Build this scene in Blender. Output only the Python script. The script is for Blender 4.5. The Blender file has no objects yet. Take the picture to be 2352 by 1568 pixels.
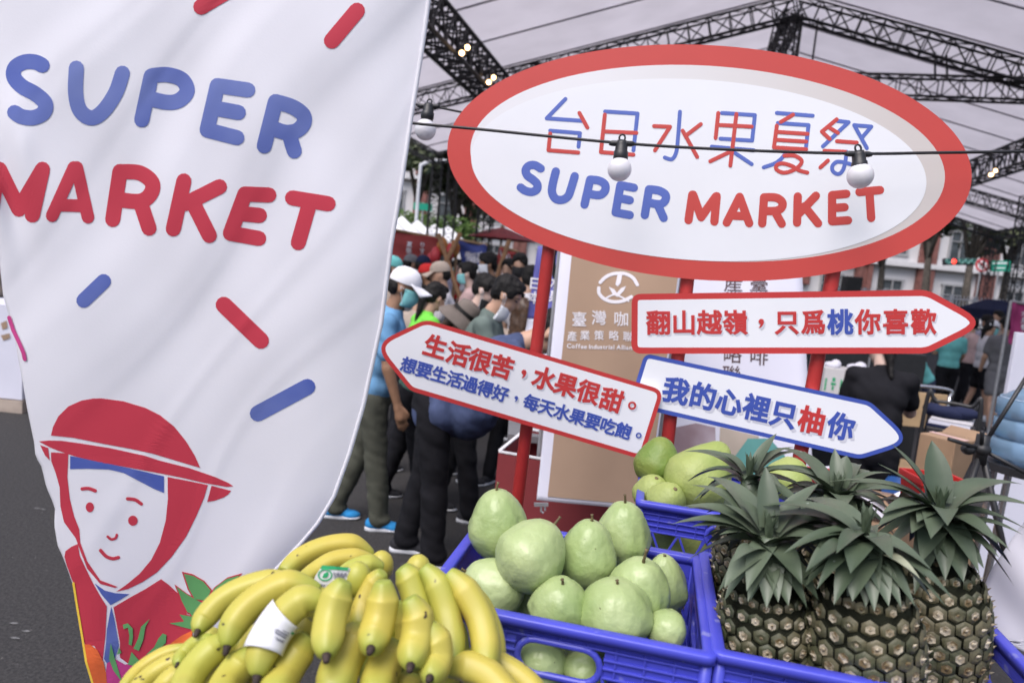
import bpy, bmesh, math, random
from mathutils import Vector, Matrix, Euler
rnd = random.Random(7)
S = bpy.context.scene
COL = S.collection
# ------------------------------------------------------------------ camera, light, exposure
W, H, FPX = 2352.0, 1568.0, 1568.0            # traced pixel grid and focal length in it (24 mm lens)
PITCH, ROLL = math.radians(6.3), math.radians(5.5)
CAM = Vector((0, 0, 1.7))
FW = Vector((0, math.cos(PITCH), -math.sin(PITCH)))
_r0 = Vector((1, 0, 0)); _u0 = Vector((0, math.sin(PITCH), math.cos(PITCH)))
RT = _r0 * math.cos(ROLL) + _u0 * math.sin(ROLL)
UP = _u0 * math.cos(ROLL) - _r0 * math.sin(ROLL)
cd = bpy.data.cameras.new("camera"); cam = bpy.data.objects.new("camera", cd); COL.objects.link(cam)
M3 = Matrix((RT, UP, -FW)).transposed()
cam.matrix_world = Matrix.Translation(CAM) @ M3.to_4x4()
cd.lens = 24; cd.sensor_width = 36; cd.clip_start = 0.05; cd.clip_end = 600
cd.dof.use_dof = True; cd.dof.focus_distance = 1.22; cd.dof.aperture_fstop = 4.5
S.camera = cam
wd = bpy.data.worlds.new("World"); S.world = wd; wd.use_nodes = True
nt = wd.node_tree; nt.nodes.clear()
sky = nt.nodes.new("ShaderNodeTexSky"); sky.sky_type = 'NISHITA'; sky.sun_disc = False
SUN_EL, SUN_AZ = math.radians(58), math.radians(215)
sky.sun_elevation = SUN_EL; sky.sun_rotation = SUN_AZ
sky.dust_density = 4.0; sky.air_density = 1.0; sky.ozone_density = 1.5
bg = nt.nodes.new("ShaderNodeBackground"); bg.inputs[1].default_value = 0.12
ow = nt.nodes.new("ShaderNodeOutputWorld")
nt.links.new(sky.outputs[0], bg.inputs[0]); nt.links.new(bg.outputs[0], ow.inputs[0])
sd = bpy.data.lights.new("sun", 'SUN'); sun = bpy.data.objects.new("sun", sd); COL.objects.link(sun)
sd.energy = 1.7; sd.angle = math.radians(45); sd.color = (0.985, 0.96, 1.0)
_sv = Vector((math.sin(SUN_AZ) * math.cos(SUN_EL), math.cos(SUN_AZ) * math.cos(SUN_EL), math.sin(SUN_EL)))
sun.rotation_euler = _sv.to_track_quat('Z', 'Y').to_euler()
S.view_settings.view_transform = 'Standard'; S.view_settings.look = 'None'
S.view_settings.exposure = 0.68; S.view_settings.gamma = 1.0
S.cycles.use_denoising = True
S.cycles.max_bounces = 8; S.cycles.diffuse_bounces = 5; S.cycles.transmission_bounces = 6; S.cycles.transparent_max_bounces = 12
S.cycles.caustics_reflective = False; S.cycles.caustics_refractive = False

def ray(u, v): return FW + RT * ((u - W / 2) / FPX) + UP * ((H / 2 - v) / FPX)
def P(u, v, d): return CAM + ray(u, v) * d
def PZ(u, v, z):
    q = ray(u, v); return CAM + q * ((z - CAM.z) / q.z)
def PL(u, v, p0, n):
    q = ray(u, v); return CAM + q * ((p0 - CAM).dot(n) / q.dot(n))

# ------------------------------------------------------------------ mesh helpers
class MB:
    def __init__(s): s.v = []; s.f = []; s.m = []
    def add(s, vs, fs, m=0):
        o = len(s.v); s.v += [tuple(x) for x in vs]
        for f in fs: s.f.append([o + i for i in f]); s.m.append(m)
    def hexa(s, c, m=0):                       # 8 corners: bottom 4 ccw, top 4 ccw
        s.add(c, [(3, 2, 1, 0), (4, 5, 6, 7), (0, 1, 5, 4), (1, 2, 6, 5), (2, 3, 7, 6), (3, 0, 4, 7)], m)
    def box(s, c, sz, ax=None, m=0):
        c = Vector(c); ax = ax or (Vector((1, 0, 0)), Vector((0, 1, 0)), Vector((0, 0, 1)))
        X, Y, Z = [Vector(a) * (k / 2) for a, k in zip(ax, sz)]
        s.hexa([c - X - Y - Z, c + X - Y - Z, c + X + Y - Z, c - X + Y - Z, c - X - Y + Z, c + X - Y + Z, c + X + Y + Z, c - X + Y + Z], m)
    def bar(s, a, b, w, h, n, m=0):            # box from a to b, w across in the plane normal to n, h along n
        a = Vector(a); b = Vector(b); d = b - a; L = d.length; d = d / L; n = Vector(n)
        n = (n - d * n.dot(d)).normalized(); t = n.cross(d)
        s.box((a + b) / 2, (L, w, h), (d, t, n), m)
    def tube(s, pts, rad, n=8, m=0, cap=True, closed=False, sq=1.0, sqn=None):
        pts = [Vector(p) for p in pts]; k = len(pts)
        if not hasattr(rad, '__len__'): rad = [rad] * k
        vs = []; prev = None
        for i, p in enumerate(pts):
            if closed: t = pts[(i + 1) % k] - pts[i - 1]
            else: t = pts[min(i + 1, k - 1)] - pts[max(i - 1, 0)]
            t = t.normalized() if t.length > 1e-9 else Vector((0, 0, 1))
            if prev is None:
                a = sqn if sqn is not None else (Vector((0, 0, 1)) if abs(t.z) < .9 else Vector((1, 0, 0)))
            else: a = prev
            a = (a - t * a.dot(t))
            a = a.normalized() if a.length > 1e-6 else t.orthogonal().normalized()
            b = t.cross(a); prev = a
            for j in range(n):
                th = 2 * math.pi * j / n + math.pi / n
                vs.append(p + (a * math.cos(th) * sq + b * math.sin(th)) * rad[i])
        fs = []
        for i in range(k if closed else k - 1):
            i2 = (i + 1) % k
            for j in range(n):
                fs.append((i * n + j, i * n + (j + 1) % n, i2 * n + (j + 1) % n, i2 * n + j))
        if cap and not closed:
            fs.append(tuple(reversed(range(n)))); fs.append(tuple((k - 1) * n + j for j in range(n)))
        s.add(vs, fs, m)
    def ell(s, c, r, R=None, nu=12, nv=8, m=0):
        c = Vector(c); vs = []; fs = []
        for i in range(nv + 1):
            ph = math.pi * i / nv
            for j in range(nu):
                th = 2 * math.pi * j / nu
                p = Vector((r[0] * math.sin(ph) * math.cos(th), r[1] * math.sin(ph) * math.sin(th), r[2] * math.cos(ph)))
                vs.append(c + (R @ p if R is not None else p))
        for i in range(nv):
            for j in range(nu):
                q = (i * nu + j, (i + 1) * nu + j, (i + 1) * nu + (j + 1) % nu, i * nu + (j + 1) % nu)
                fs.append(q)
        s.add(vs, fs, m)
    def cap(s, a, b, r0, r1, n=10, m=0):       # capsule with taper
        a = Vector(a); b = Vector(b); d = (b - a); L = d.length; d = d / L if L > 1e-9 else Vector((0, 0, 1))
        pts = []; rad = []
        for k in (-1, -.8, -.4, 0): pts.append(a + d * (k * r0)); rad.append(max(r0 * math.sqrt(max(0, 1 - k * k)), r0 * .02))
        for k in (0, .4, .8, 1): pts.append(b + d * (k * r1)); rad.append(max(r1 * math.sqrt(max(0, 1 - k * k)), r1 * .02))
        s.tube(pts, rad, n, m)
    def poly(s, pts, m=0): s.add(pts, [tuple(range(len(pts)))], m)
    def prism(s, front, back, m=0, ms=None):   # two matching outlines
        n = len(front); s.add(list(front) + list(back), [tuple(range(n)), tuple(reversed(range(n, 2 * n)))], m)
        s.add(list(front) + list(back), [(i, n + i, n + (i + 1) % n, (i + 1) % n) for i in range(n)], m if ms is None else ms)
    def lathe(s, prof, c, R=None, n=16, m=0):  # prof list of (r,z)
        c = Vector(c); vs = []; fs = []
        for r, z in prof:
            for j in range(n):
                th = 2 * math.pi * j / n; p = Vector((r * math.cos(th), r * math.sin(th), z))
                vs.append(c + (R @ p if R is not None else p))
        for i in range(len(prof) - 1):
            for j in range(n): fs.append((i * n + j, i * n + (j + 1) % n, (i + 1) * n + (j + 1) % n, (i + 1) * n + j))
        s.add(vs, fs, m)
    def mesh(s, name, mats, smooth=False):
        me = bpy.data.meshes.new(name); me.from_pydata(s.v, [], s.f)
        for m in (mats if isinstance(mats, (list, tuple)) else [mats]): me.materials.append(m)
        me.polygons.foreach_set('material_index', s.m)
        if smooth: me.polygons.foreach_set('use_smooth', [True] * len(me.polygons))
        me.update(); return me
    def build(s, name, mats, parent=None, smooth=False, bevel=0, fixn=False):
        me = s.mesh(name, mats, smooth)
        if fixn:
            bm = bmesh.new(); bm.from_mesh(me); bmesh.ops.recalc_face_normals(bm, faces=bm.faces); bm.to_mesh(me); bm.free()
        o = bpy.data.objects.new(name, me); COL.objects.link(o)
        if parent is not None: attach(o, parent)
        if bevel:
            b = o.modifiers.new('bevel', 'BEVEL'); b.width = bevel; b.segments = 2; b.limit_method = 'ANGLE'; b.angle_limit = math.radians(40)
        return o
def attach(o, parent):
    o.parent = parent
    if parent.parent is None: o.matrix_parent_inverse = parent.matrix_basis.inverted()
    else: o.matrix_parent_inverse = Matrix.Identity(4)
# parts are modelled in world coordinates: things keep an Empty at their base, parts carry the inverse so they stay put
def thing(name, label, cat, loc, group=None):
    o = bpy.data.objects.new(name, None); COL.objects.link(o); o.empty_display_size = .1
    o.location = loc; o.matrix_basis = Matrix.Translation(Vector(loc))
    o['label'] = label; o['category'] = cat
    if group: o['group'] = group
    return o
def tag(o, label=None, cat=None, group=None, kind=None):
    for k, v in (('label', label), ('category', cat), ('group', group), ('kind', kind)):
        if v: o[k] = v
    return o
def lab(o, l): o['label'] = l; return o
def sm(x): return x * x * (3 - 2 * x)
def cat(pts, step=None, n=8, closed=False):    # catmull-rom through points of any dimension
    k = len(pts); out = []
    rng = range(k if closed else k - 1)
    for i in rng:
        g = lambda j: pts[j % k] if closed else pts[max(0, min(k - 1, j))]
        p0, p1, p2, p3 = g(i - 1), g(i), g(i + 1), g(i + 2)
        for q in range(n):
            t = q / n; t2 = t * t; t3 = t2 * t
            out.append(tuple(.5 * ((2 * b) + (-a + c) * t + (2 * a - 5 * b + 4 * c - d) * t2 + (-a + 3 * b - 3 * c + d) * t3) for a, b, c, d in zip(p0, p1, p2, p3)))
    if not closed: out.append(tuple(pts[-1]))
    return out
def dens(pts, step, closed=False):
    out = []; k = len(pts)
    for i in range(k if closed else k - 1):
        a = pts[i]; b = pts[(i + 1) % k]; L = math.dist(a, b); n = max(1, int(math.ceil(L / step)))
        for q in range(n): out.append(tuple(x + (y - x) * q / n for x, y in zip(a, b)))
    if not closed: out.append(tuple(pts[-1]))
    return out
def round_poly(pts, rads, n=7):
    out = []; k = len(pts)
    for i in range(k):
        p = Vector(pts[i]).to_2d(); a = Vector(pts[i - 1]).to_2d() - p; b = Vector(pts[(i + 1) % k]).to_2d() - p
        r = rads[i]; a.normalize(); b.normalize()
        ang = a.angle(b); t = min(r / math.tan(ang / 2), 400)
        p1 = p + a * t; p2 = p + b * t
        for q in range(n + 1):
            s_ = q / n; out.append(tuple(p1 * (1 - s_) ** 2 + p * 2 * s_ * (1 - s_) + p2 * s_ ** 2))
    return out
def inset(pts, d):
    k = len(pts); out = []; ar = sum(pts[i][0] * pts[(i + 1) % k][1] - pts[(i + 1) % k][0] * pts[i][1] for i in range(k))
    sg = 1 if ar > 0 else -1
    for i in range(k):
        a = Vector(pts[i - 1]); b = Vector(pts[(i + 1) % k]); t = (b - a); t = t.normalized()
        out.append((pts[i][0] - t.y * d * sg, pts[i][1] + t.x * d * sg))
    return out

# ------------------------------------------------------------------ materials
MATS = {}
def mat(name, col, rough=.6, var=0.12, scale=20.0, bump=0.0, bscale=None, metal=0, emit=None, es=0, trans=0.0, spec=.5, sub=0, coat=0, col2=None, detail=4, lo=.35, hi=.65):
    if name in MATS: return MATS[name]
    m = bpy.data.materials.new(name); m.use_nodes = True; n = m.node_tree.nodes; l = m.node_tree.links
    b = n['Principled BSDF']; b.inputs['Roughness'].default_value = rough; b.inputs['Metallic'].default_value = metal
    b.inputs['Specular IOR Level'].default_value = spec
    if coat: b.inputs['Coat Weight'].default_value = coat
    tc = n.new('ShaderNodeTexCoord'); nz = n.new('ShaderNodeTexNoise'); nz.inputs['Scale'].default_value = scale; nz.inputs['Detail'].default_value = detail
    l.new(tc.outputs['Object'], nz.inputs['Vector'])
    cr = n.new('ShaderNodeValToRGB'); cr.color_ramp.elements[0].position = lo; cr.color_ramp.elements[1].position = hi
    c2 = col2 or tuple(min(1, c * (1 + var)) for c in col)
    c1 = col if col2 else tuple(c * (1 - var) for c in col)
    cr.color_ramp.elements[0].color = (*c1, 1); cr.color_ramp.elements[1].color = (*c2, 1)
    l.new(nz.outputs['Fac'], cr.inputs[0]); l.new(cr.outputs[0], b.inputs['Base Color'])
    if bump:
        n2 = n.new('ShaderNodeTexNoise'); n2.inputs['Scale'].default_value = bscale or scale * 3; n2.inputs['Detail'].default_value = 5
        l.new(tc.outputs['Object'], n2.inputs['Vector'])
        bp = n.new('ShaderNodeBump'); bp.inputs['Strength'].default_value = bump; bp.inputs['Distance'].default_value = .004
        l.new(n2.outputs['Fac'], bp.inputs['Height']); l.new(bp.outputs[0], b.inputs['Normal'])
    if emit: b.inputs['Emission Color'].default_value = (*emit, 1); b.inputs['Emission Strength'].default_value = es
    if trans:
        out = n['Material Output']; tr = n.new('ShaderNodeBsdfTranslucent'); l.new(cr.outputs[0], tr.inputs['Color'])
        mx = n.new('ShaderNodeMixShader'); mx.inputs[0].default_value = trans
        l.new(b.outputs[0], mx.inputs[1]); l.new(tr.outputs[0], mx.inputs[2]); l.new(mx.outputs[0], out.inputs[0])
    MATS[name] = m; return m
def ramp_over(m, fn):                          # helper to add spots over an existing base colour
    n = m.node_tree.nodes; l = m.node_tree.links; b = n['Principled BSDF']
    src = b.inputs['Base Color'].links[0].from_socket
    out = fn(n, l, src); l.new(out, b.inputs['Base Color'])
def spots(m, scale, thr, col, soft=.03, nscale=None):
    def fn(n, l, src):
        tc = n.new('ShaderNodeTexCoord'); nz = n.new('ShaderNodeTexNoise'); nz.inputs['Scale'].default_value = scale; nz.inputs['Detail'].default_value = 2
        l.new(tc.outputs['Object'], nz.inputs['Vector'])
        mr = n.new('ShaderNodeMapRange'); mr.inputs[1].default_value = thr; mr.inputs[2].default_value = thr + soft
        l.new(nz.outputs['Fac'], mr.inputs[0])
        mx = n.new('ShaderNodeMix'); mx.data_type = 'RGBA'; mx.inputs[7].default_value = (*col, 1)
        l.new(mr.outputs[0], mx.inputs[0]); l.new(src, mx.inputs[6]); return mx.outputs[2]
    ramp_over(m, fn); return m
WHITE = mat('white_print', (.83, .835, .87), .45, .015, 6)
RED = mat('red_print', (.54, .04, .04), .45, .03, 6)
BLUE = mat('blue_print', (.05, .09, .40), .45, .03, 6)
RED2 = mat('title_red_print', (.57, .065, .055), .45, .03, 6)
BLUE2 = mat('title_blue_print', (.10, .155, .50), .45, .03, 6)
GREYP = mat('pale_grey_print', (.72, .68, .665), .45, .02, 6)
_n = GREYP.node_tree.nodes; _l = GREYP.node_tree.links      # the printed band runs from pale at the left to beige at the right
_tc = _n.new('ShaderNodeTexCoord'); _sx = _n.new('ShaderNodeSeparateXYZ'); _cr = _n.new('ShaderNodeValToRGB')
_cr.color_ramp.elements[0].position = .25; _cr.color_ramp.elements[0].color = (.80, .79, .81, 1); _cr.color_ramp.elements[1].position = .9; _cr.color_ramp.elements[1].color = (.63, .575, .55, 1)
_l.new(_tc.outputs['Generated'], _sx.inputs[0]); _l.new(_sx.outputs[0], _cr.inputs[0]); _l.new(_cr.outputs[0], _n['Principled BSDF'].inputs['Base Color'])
SHADP = mat('lettering_shadow_print', (.63, .63, .70), .45, .02, 6)
REDPOST = mat('red_painted_post', (.42, .028, .026), .42, .06, 9)
CLOTH = mat('white_flag_cloth', (.83, .825, .875), .85, .015, 4, trans=.25, bump=.05, bscale=300)
CRED = mat('cloth_red_ink', (.52, .035, .065), .8, .04, 5, trans=.12)
CBLUE = mat('cloth_blue_ink', (.065, .105, .40), .8, .05, 5, trans=.15, col2=(.17, .22, .50), lo=.42, hi=.72)  # paler patches in the ink colour imitate light showing through the cloth
CGREEN = mat('cloth_green_ink', (.10, .30, .10), .8, .2, 8)
CPINK = mat('cloth_magenta_ink', (.45, .04, .19), .8, .2, 8)
CORANGE = mat('cloth_orange_ink', (.72, .13, .03), .8, .25, 10)
CYELL = mat('cloth_yellow_ink', (.75, .5, .05), .8, .1, 8)
BLACKP = mat('black_plastic', (.018, .018, .02), .45, .1, 30)
BULB = mat('frosted_bulb', (.90, .89, .92), .25, .01, 10, trans=.3)
CRATE = mat('blue_crate_plastic', (.062, .070, .50), .38, .06, 14, bump=.03, bscale=90)
spots(CRATE, 9, .60, (.085, .10, .40), .2); spots(CRATE, 45, .66, (.17, .18, .50), .06)
BLACKM = mat('black_truss_metal', (.02, .02, .022), .5, .15, 12)
# ------------------------------------------------------------------ text and flat print helpers
_gl = {}
def glyph(ch, bold):
    k = (ch, bold)
    if k in _gl: return _gl[k]
    c = bpy.data.curves.new("glyph", "FONT"); c.body = ch; c.size = 1; c.bevel_depth = bold; c.bevel_resolution = 1; c.resolution_u = 3
    o = bpy.data.objects.new("glyph", c); COL.objects.link(o)
    dg = bpy.context.evaluated_depsgraph_get(); me = bpy.data.meshes.new_from_object(o.evaluated_get(dg))
    vs = [tuple(v.co) for v in me.vertices]; fs = [tuple(p.vertices) for p in me.polygons]
    bpy.data.objects.remove(o); bpy.data.curves.remove(c); bpy.data.meshes.remove(me)
    _gl[k] = (vs, fs); return _gl[k]
def put_char(mb, ch, cu, cv, em, ang, surf, bold=.02, thick=.0006, lift=.0006, m=0, sx=1.0, shear=0, mirror=False, ctr=None):
    """one character centred at traced point cu,cv; em in traced px; surf(u,v,lift)->point on the surface"""
    vs, fs = glyph(ch, bold)
    ca, sa = math.cos(ang), math.sin(ang); out = []
    cx = ctr if ctr is not None else .5
    for x, y, z in vs:
        X = (x - cx) * em * sx * (-1 if mirror else 1) + (y - .38) * em * shear; Y = (y - .38) * em
        u = cu + X * ca + Y * sa; v = cv + X * sa - Y * ca
        out.append(surf(u, v, lift + thick * (.5 + .5 * z / max(bold, 1e-4))))
    mb.add(out, [tuple(reversed(f)) for f in fs] if mirror else fs, m)
def stroke(mb, pts, w, surf, lift=.0010, dome=.00012, m=0, smooth=False, step=7, cols=4):
    pts = [(float(a), float(b)) for a, b in pts]
    if smooth: pts = cat(pts, n=8)
    pts = dens(pts, step)
    r = w / 2; k = len(pts); rows = []
    def row(p, t, hw):
        nx, ny = -t[1], t[0]; rr = []
        for j in range(cols + 1):
            s_ = -1 + 2 * j / cols
            rr.append(surf(p[0] + nx * hw * s_, p[1] + ny * hw * s_, lift + dome * (1 - s_ * s_) * hw / r))
        return rr
    def tan(i):
        a = pts[max(0, i - 1)]; b = pts[min(k - 1, i + 1)]; L = math.dist(a, b) or 1; return ((b[0] - a[0]) / L, (b[1] - a[1]) / L)
    t0 = tan(0)
    for q in (0, 30, 60): 
        c, s_ = math.cos(math.radians(q)), math.sin(math.radians(q))
        rows.append(row((pts[0][0] - t0[0] * r * c, pts[0][1] - t0[1] * r * c), t0, max(r * s_, .05)))
    for i in range(k):
        rows.append(row(pts[i], tan(i), r))
    t1 = tan(k - 1)
    for q in (60, 30, 0):
        c, s_ = math.cos(math.radians(q)), math.sin(math.radians(q))
        rows.append(row((pts[-1][0] + t1[0] * r * c, pts[-1][1] + t1[1] * r * c), t1, max(r * s_, .05)))
    n = cols + 1; fs = []
    for i in range(len(rows) - 1):
        for j in range(cols): fs.append((i * n + j, i * n + j + 1, (i + 1) * n + j + 1, (i + 1) * n + j))
    mb.add([p for rr in rows for p in rr], fs, m)
def strokes_corner(mb, pts, w, surf, **k):     # polyline with round joints at each corner
    for a, b in zip(pts[:-1], pts[1:]): stroke(mb, [a, b], w, surf, **k)
from mathutils.geometry import tessellate_polygon
def fill(mb, pts, surf, lift=.001, m=0, step=14):
    P2 = dens([tuple(map(float, p)) for p in pts], step, True); V = list(P2)
    T = [tuple(t) for t in tessellate_polygon([[Vector((x, y, 0)) for x, y in P2]])]; mid = {}
    def md(i, j):
        k = (min(i, j), max(i, j))
        if k not in mid:
            if math.dist(V[i], V[j]) <= step * 1.8: mid[k] = None
            else: V.append(((V[i][0] + V[j][0]) / 2, (V[i][1] + V[j][1]) / 2)); mid[k] = len(V) - 1
        return mid[k]
    for _ in range(7):
        out = []; ch = False
        for a, b, c in T:
            x, y, z = md(a, b), md(b, c), md(c, a); n = (x is not None) + (y is not None) + (z is not None)
            if n == 0: out.append((a, b, c)); continue
            ch = True
            if n == 3: out += [(a, x, z), (x, b, y), (z, y, c), (x, y, z)]
            elif n == 1:
                if x is not None: out += [(a, x, c), (x, b, c)]
                elif y is not None: out += [(a, b, y), (a, y, c)]
                else: out += [(a, b, z), (z, b, c)]
            else:
                if x is None: out += [(c, z, y), (z, a, b), (z, b, y)]
                elif y is None: out += [(a, x, z), (x, b, c), (x, c, z)]
                else: out += [(b, y, x), (a, x, y), (a, y, c)]
        T = out
        if not ch: break
    area = sum((V[q[1]][0] - V[q[0]][0]) * (V[q[2]][1] - V[q[0]][1]) - (V[q[2]][0] - V[q[0]][0]) * (V[q[1]][1] - V[q[0]][1]) for q in T)
    mb.add([surf(x, y, lift) for x, y in V], [t if area < 0 else (t[0], t[2], t[1]) for t in T], m)

# ------------------------------------------------------------------ the flag with printed lettering and farmer, left foreground
EDGE_R = [(-420, 1040), (-60, 1000), (0, 990), (110, 975), (285, 947), (430, 926), (560, 904), (740, 881), (930, 840), (1040, 808), (1140, 772), (1200, 736), (1250, 694), (1300, 645), (1400, 560), (1568, 455), (1700, 400)]
EDGE_L = [(-420, -120), (0, -75), (400, -45), (590, -2), (682, 8), (756, 31), (816, 41), (869, 51), (939, 63), (1016, 79), (1048, 82), (1071, 96), (1118, 107), (1165, 127), (1205, 125), (1252, 133), (1285, 148), (1335, 166), (1378, 174), (1462, 187), (1519, 197), (1568, 213), (1700, 240)]
def lerp_tab(t, v):
    for (a, x), (b, y) in zip(t[:-1], t[1:]):
        if v <= b: return x + (y - x) * (v - a) / (b - a)
    return t[-1][1]
def flag_depth(u, v):
    xr = lerp_tab(EDGE_R, v); xl = lerp_tab(EDGE_L, v); s_ = (u - xl) / max(60, xr - xl)
    s_ = max(-.05, min(1.05, s_))
    d = .93 + .10 * (v / 1568.0) ** 2
    w = u * .80 + v * .60
    w += 26 * math.sin(v * .008) + 18 * math.sin(u * .011 + 1)
    k = max(0, 1 - abs(v - 330) / 700)
    d += .0027 * math.sin(w * .0175) * (.3 + k) + .0009 * math.sin(w * .041 + 1.3) * (.2 + k) + .0011 * math.exp(-((w * .0061) % 1.0 - .5) ** 2 * 90) * math.sin(u * .004 + v * .003)
    d += .0014 * math.sin(u * .021 - v * .012 + 2) * (.3 + k)
    q = math.exp(-((u + 10) / 70) ** 2) * math.exp(-((v - 430) / 150) ** 2)
    d += .008 * q * math.sin((u - v * .25) * .06)
    d += .016 * max(0, (s_ - .80) / .20) ** 2 + .010 * max(0, (.20 - s_) / .20) ** 2   # edges curl away
    d += .018 * math.sin(s_ * 3.1) * (v / 1568.0)
    return d
def flag(u, v, lift=0.0): return P(u, v, flag_depth(u, v) - lift)
FL = thing('printed_flag', 'white cloth flag printed with SUPER MARKET, sprinkles and a farmer in a red hat', 'flag', P(-110, -400, .95).xy.to_3d())
mb = MB(); nv, nu = 150, 110
for i in range(nv + 1):
    v = -400 + 2100 * i / nv; a, b = lerp_tab(EDGE_L, v), lerp_tab(EDGE_R, v)
    for j in range(nu + 1):
        u = a + (b - a) * j / nu; mb.v.append(tuple(flag(u, v)))
for i in range(nv):
    for j in range(nu): mb.f.append([i * (nu + 1) + j, i * (nu + 1) + j + 1, (i + 1) * (nu + 1) + j + 1, (i + 1) * (nu + 1) + j]); mb.m.append(0)
cl = mb.build('cloth', CLOTH, FL, True); sol = cl.modifiers.new('solidify', 'SOLIDIFY'); sol.thickness = .0008; sol.offset = 0
mb = MB()                                      # stitched hem along the right edge
hem = [flag(lerp_tab(EDGE_R, v) - 5, v, .0005) for v in range(-400, 1400, 20)]
mb.tube(hem, .0032, 6); mb.build('hem', CLOTH, FL, True)
c1 = lambda a: [(.3338 * x, .3338 * y) for x, y in a]
c4 = lambda a: [(.3338 * x, 522.3 + .3338 * y) for x, y in a]
c7 = lambda a: [(.3338 * x, 1044.7 + .3338 * y) for x, y in a]
SW = 35
mb = MB()
stroke(mb, c1([(290, 450), (240, 428), (170, 428), (105, 465), (95, 530), (150, 595), (240, 645), (310, 710), (300, 775), (230, 810), (150, 803), (100, 775)]), SW, flag, smooth=True)
stroke(mb, c1([(525, 470), (520, 640), (550, 760), (628, 812), (710, 765), (795, 640), (842, 505)]), SW, flag, smooth=True)
stroke(mb, c1([(975, 825), (1040, 525)]), SW, flag); stroke(mb, c1([(1045, 522), (1150, 515), (1250, 548), (1288, 625), (1235, 690), (1150, 705), (1010, 675)]), SW, flag, smooth=True)
strokes_corner(mb, c1([(1705, 620), (1495, 590), (1425, 895), (1630, 948)]), SW, flag); stroke(mb, c1([(1460, 742), (1640, 775)]), SW, flag)
stroke(mb, c1([(1818, 1005), (1895, 700)]), SW, flag); stroke(mb, c1([(1895, 700), (2010, 735), (2085, 790), (2090, 850), (2040, 900), (1960, 910), (1870, 880)]), SW, flag, smooth=True)
stroke(mb, c1([(1985, 910), (2025, 1040)]), SW, flag)
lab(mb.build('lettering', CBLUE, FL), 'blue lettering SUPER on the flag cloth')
mb = MB()
for a in ([(-70, 1480), (-10, 1165)], [(-5, 1165), (130, 1440)], [(130, 1440), (292, 1165)], [(290, 1175), (222, 1480)], [(358, 1485), (508, 1152)], [(528, 1152), (605, 1495)], [(415, 1412), (560, 1416)],
          [(775, 1510), (825, 1180)], [(965, 1390), (1025, 1570)], [(1192, 1575), (1265, 1245)], [(1510, 1285), (1280, 1400)], [(1330, 1400), (1440, 1620)],
          [(1585, 1605), (1685, 1335)], [(1685, 1335), (1850, 1342)], [(1640, 1468), (1785, 1482)], [(1585, 1605), (1780, 1640)], [(2012, 1362), (2258, 1402)], [(2132, 1390), (2052, 1670)]):
    stroke(mb, c1(a), 29 if a[0] in ((358, 1485), (528, 1152), (415, 1412)) else SW, flag)
stroke(mb, c1([(830, 1182), (960, 1190), (1045, 1255), (1035, 1335), (960, 1385), (800, 1372)]), SW, flag, smooth=True)
lab(mb.build('lettering', CRED, FL), 'red lettering MARKET on the flag cloth')
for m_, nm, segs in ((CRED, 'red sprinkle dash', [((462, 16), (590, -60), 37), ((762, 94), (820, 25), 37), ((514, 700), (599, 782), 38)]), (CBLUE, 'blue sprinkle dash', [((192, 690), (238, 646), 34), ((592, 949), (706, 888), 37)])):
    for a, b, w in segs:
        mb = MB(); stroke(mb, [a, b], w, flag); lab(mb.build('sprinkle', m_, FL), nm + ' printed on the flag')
def fsm(pts, n=4): return cat(pts, n=n, closed=True)
mb = MB()                                      # the farmer: hat, scarf, face, jacket
fill(mb, c4([(350, 1430), (365, 1370), (400, 1300), (470, 1230), (560, 1190), (640, 1176), (700, 1175), (850, 1195), (1000, 1240), (1100, 1290), (1200, 1370), (1280, 1470), (1340, 1568), (1378, 1653), (1150, 1585), (1050, 1555), (900, 1522), (700, 1485), (500, 1445)]), flag)
lab(mb.build('hat_crown', CRED, FL), 'printed dome of the red hat')
mb = MB(); fill(mb, c4([(266, 1470), (340, 1464), (420, 1466), (560, 1485), (750, 1515), (900, 1548)]) + c7([(1000, 5), (1100, 38), (1300, 88), (1480, 150), (1570, 190), (1606, 214), (1560, 218), (1400, 190), (1250, 155), (1100, 125), (900, 88), (700, 52), (520, 10)]) + c4([(400, 1535), (340, 1510)]), flag)
fill(mb, c7([(1455, 210), (1590, 245), (1570, 270), (1540, 290), (1480, 312), (1425, 322)]), flag); mb.build('hat_brim', CRED, FL)
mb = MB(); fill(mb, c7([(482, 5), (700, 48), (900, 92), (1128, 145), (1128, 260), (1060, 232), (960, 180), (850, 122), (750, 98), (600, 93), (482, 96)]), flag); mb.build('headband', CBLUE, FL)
mb = MB(); fill(mb, c7([(1153, 150), (1300, 178), (1430, 205), (1405, 290), (1350, 420), (1280, 560), (1180, 700), (1080, 805), (980, 872), (880, 920), (800, 938), (870, 890), (960, 815), (1040, 720), (1100, 600), (1140, 450), (1155, 300)]), flag)
fill(mb, c7([(350, -20), (470, -12), (463, 150), (480, 300), (510, 420), (545, 510), (552, 600), (600, 730), (690, 860), (810, 905), (790, 912), (690, 885), (600, 780), (545, 640), (520, 570), (440, 460), (415, 350), (410, 220), (385, 130), (352, 40)]), flag)
fill(mb, c4([(275, 1495), (330, 1515), (342, 1600), (310, 1568)]), flag); mb.build('scarf', CRED, FL)
for nm, pts, w in (('eyebrow', [(565, 232), (610, 229), (655, 245)], 8), ('eyebrow', [(878, 300), (930, 307), (972, 335)], 8), ('nose', [(741, 560), (765, 578), (795, 570), (803, 548)], 6), ('mouth', [(692, 655), (730, 695), (775, 711), (814, 703)], 8)):
    mb = MB(); stroke(mb, c7(pts), w, flag, smooth=True); mb.build(nm, CRED, FL)
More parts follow.
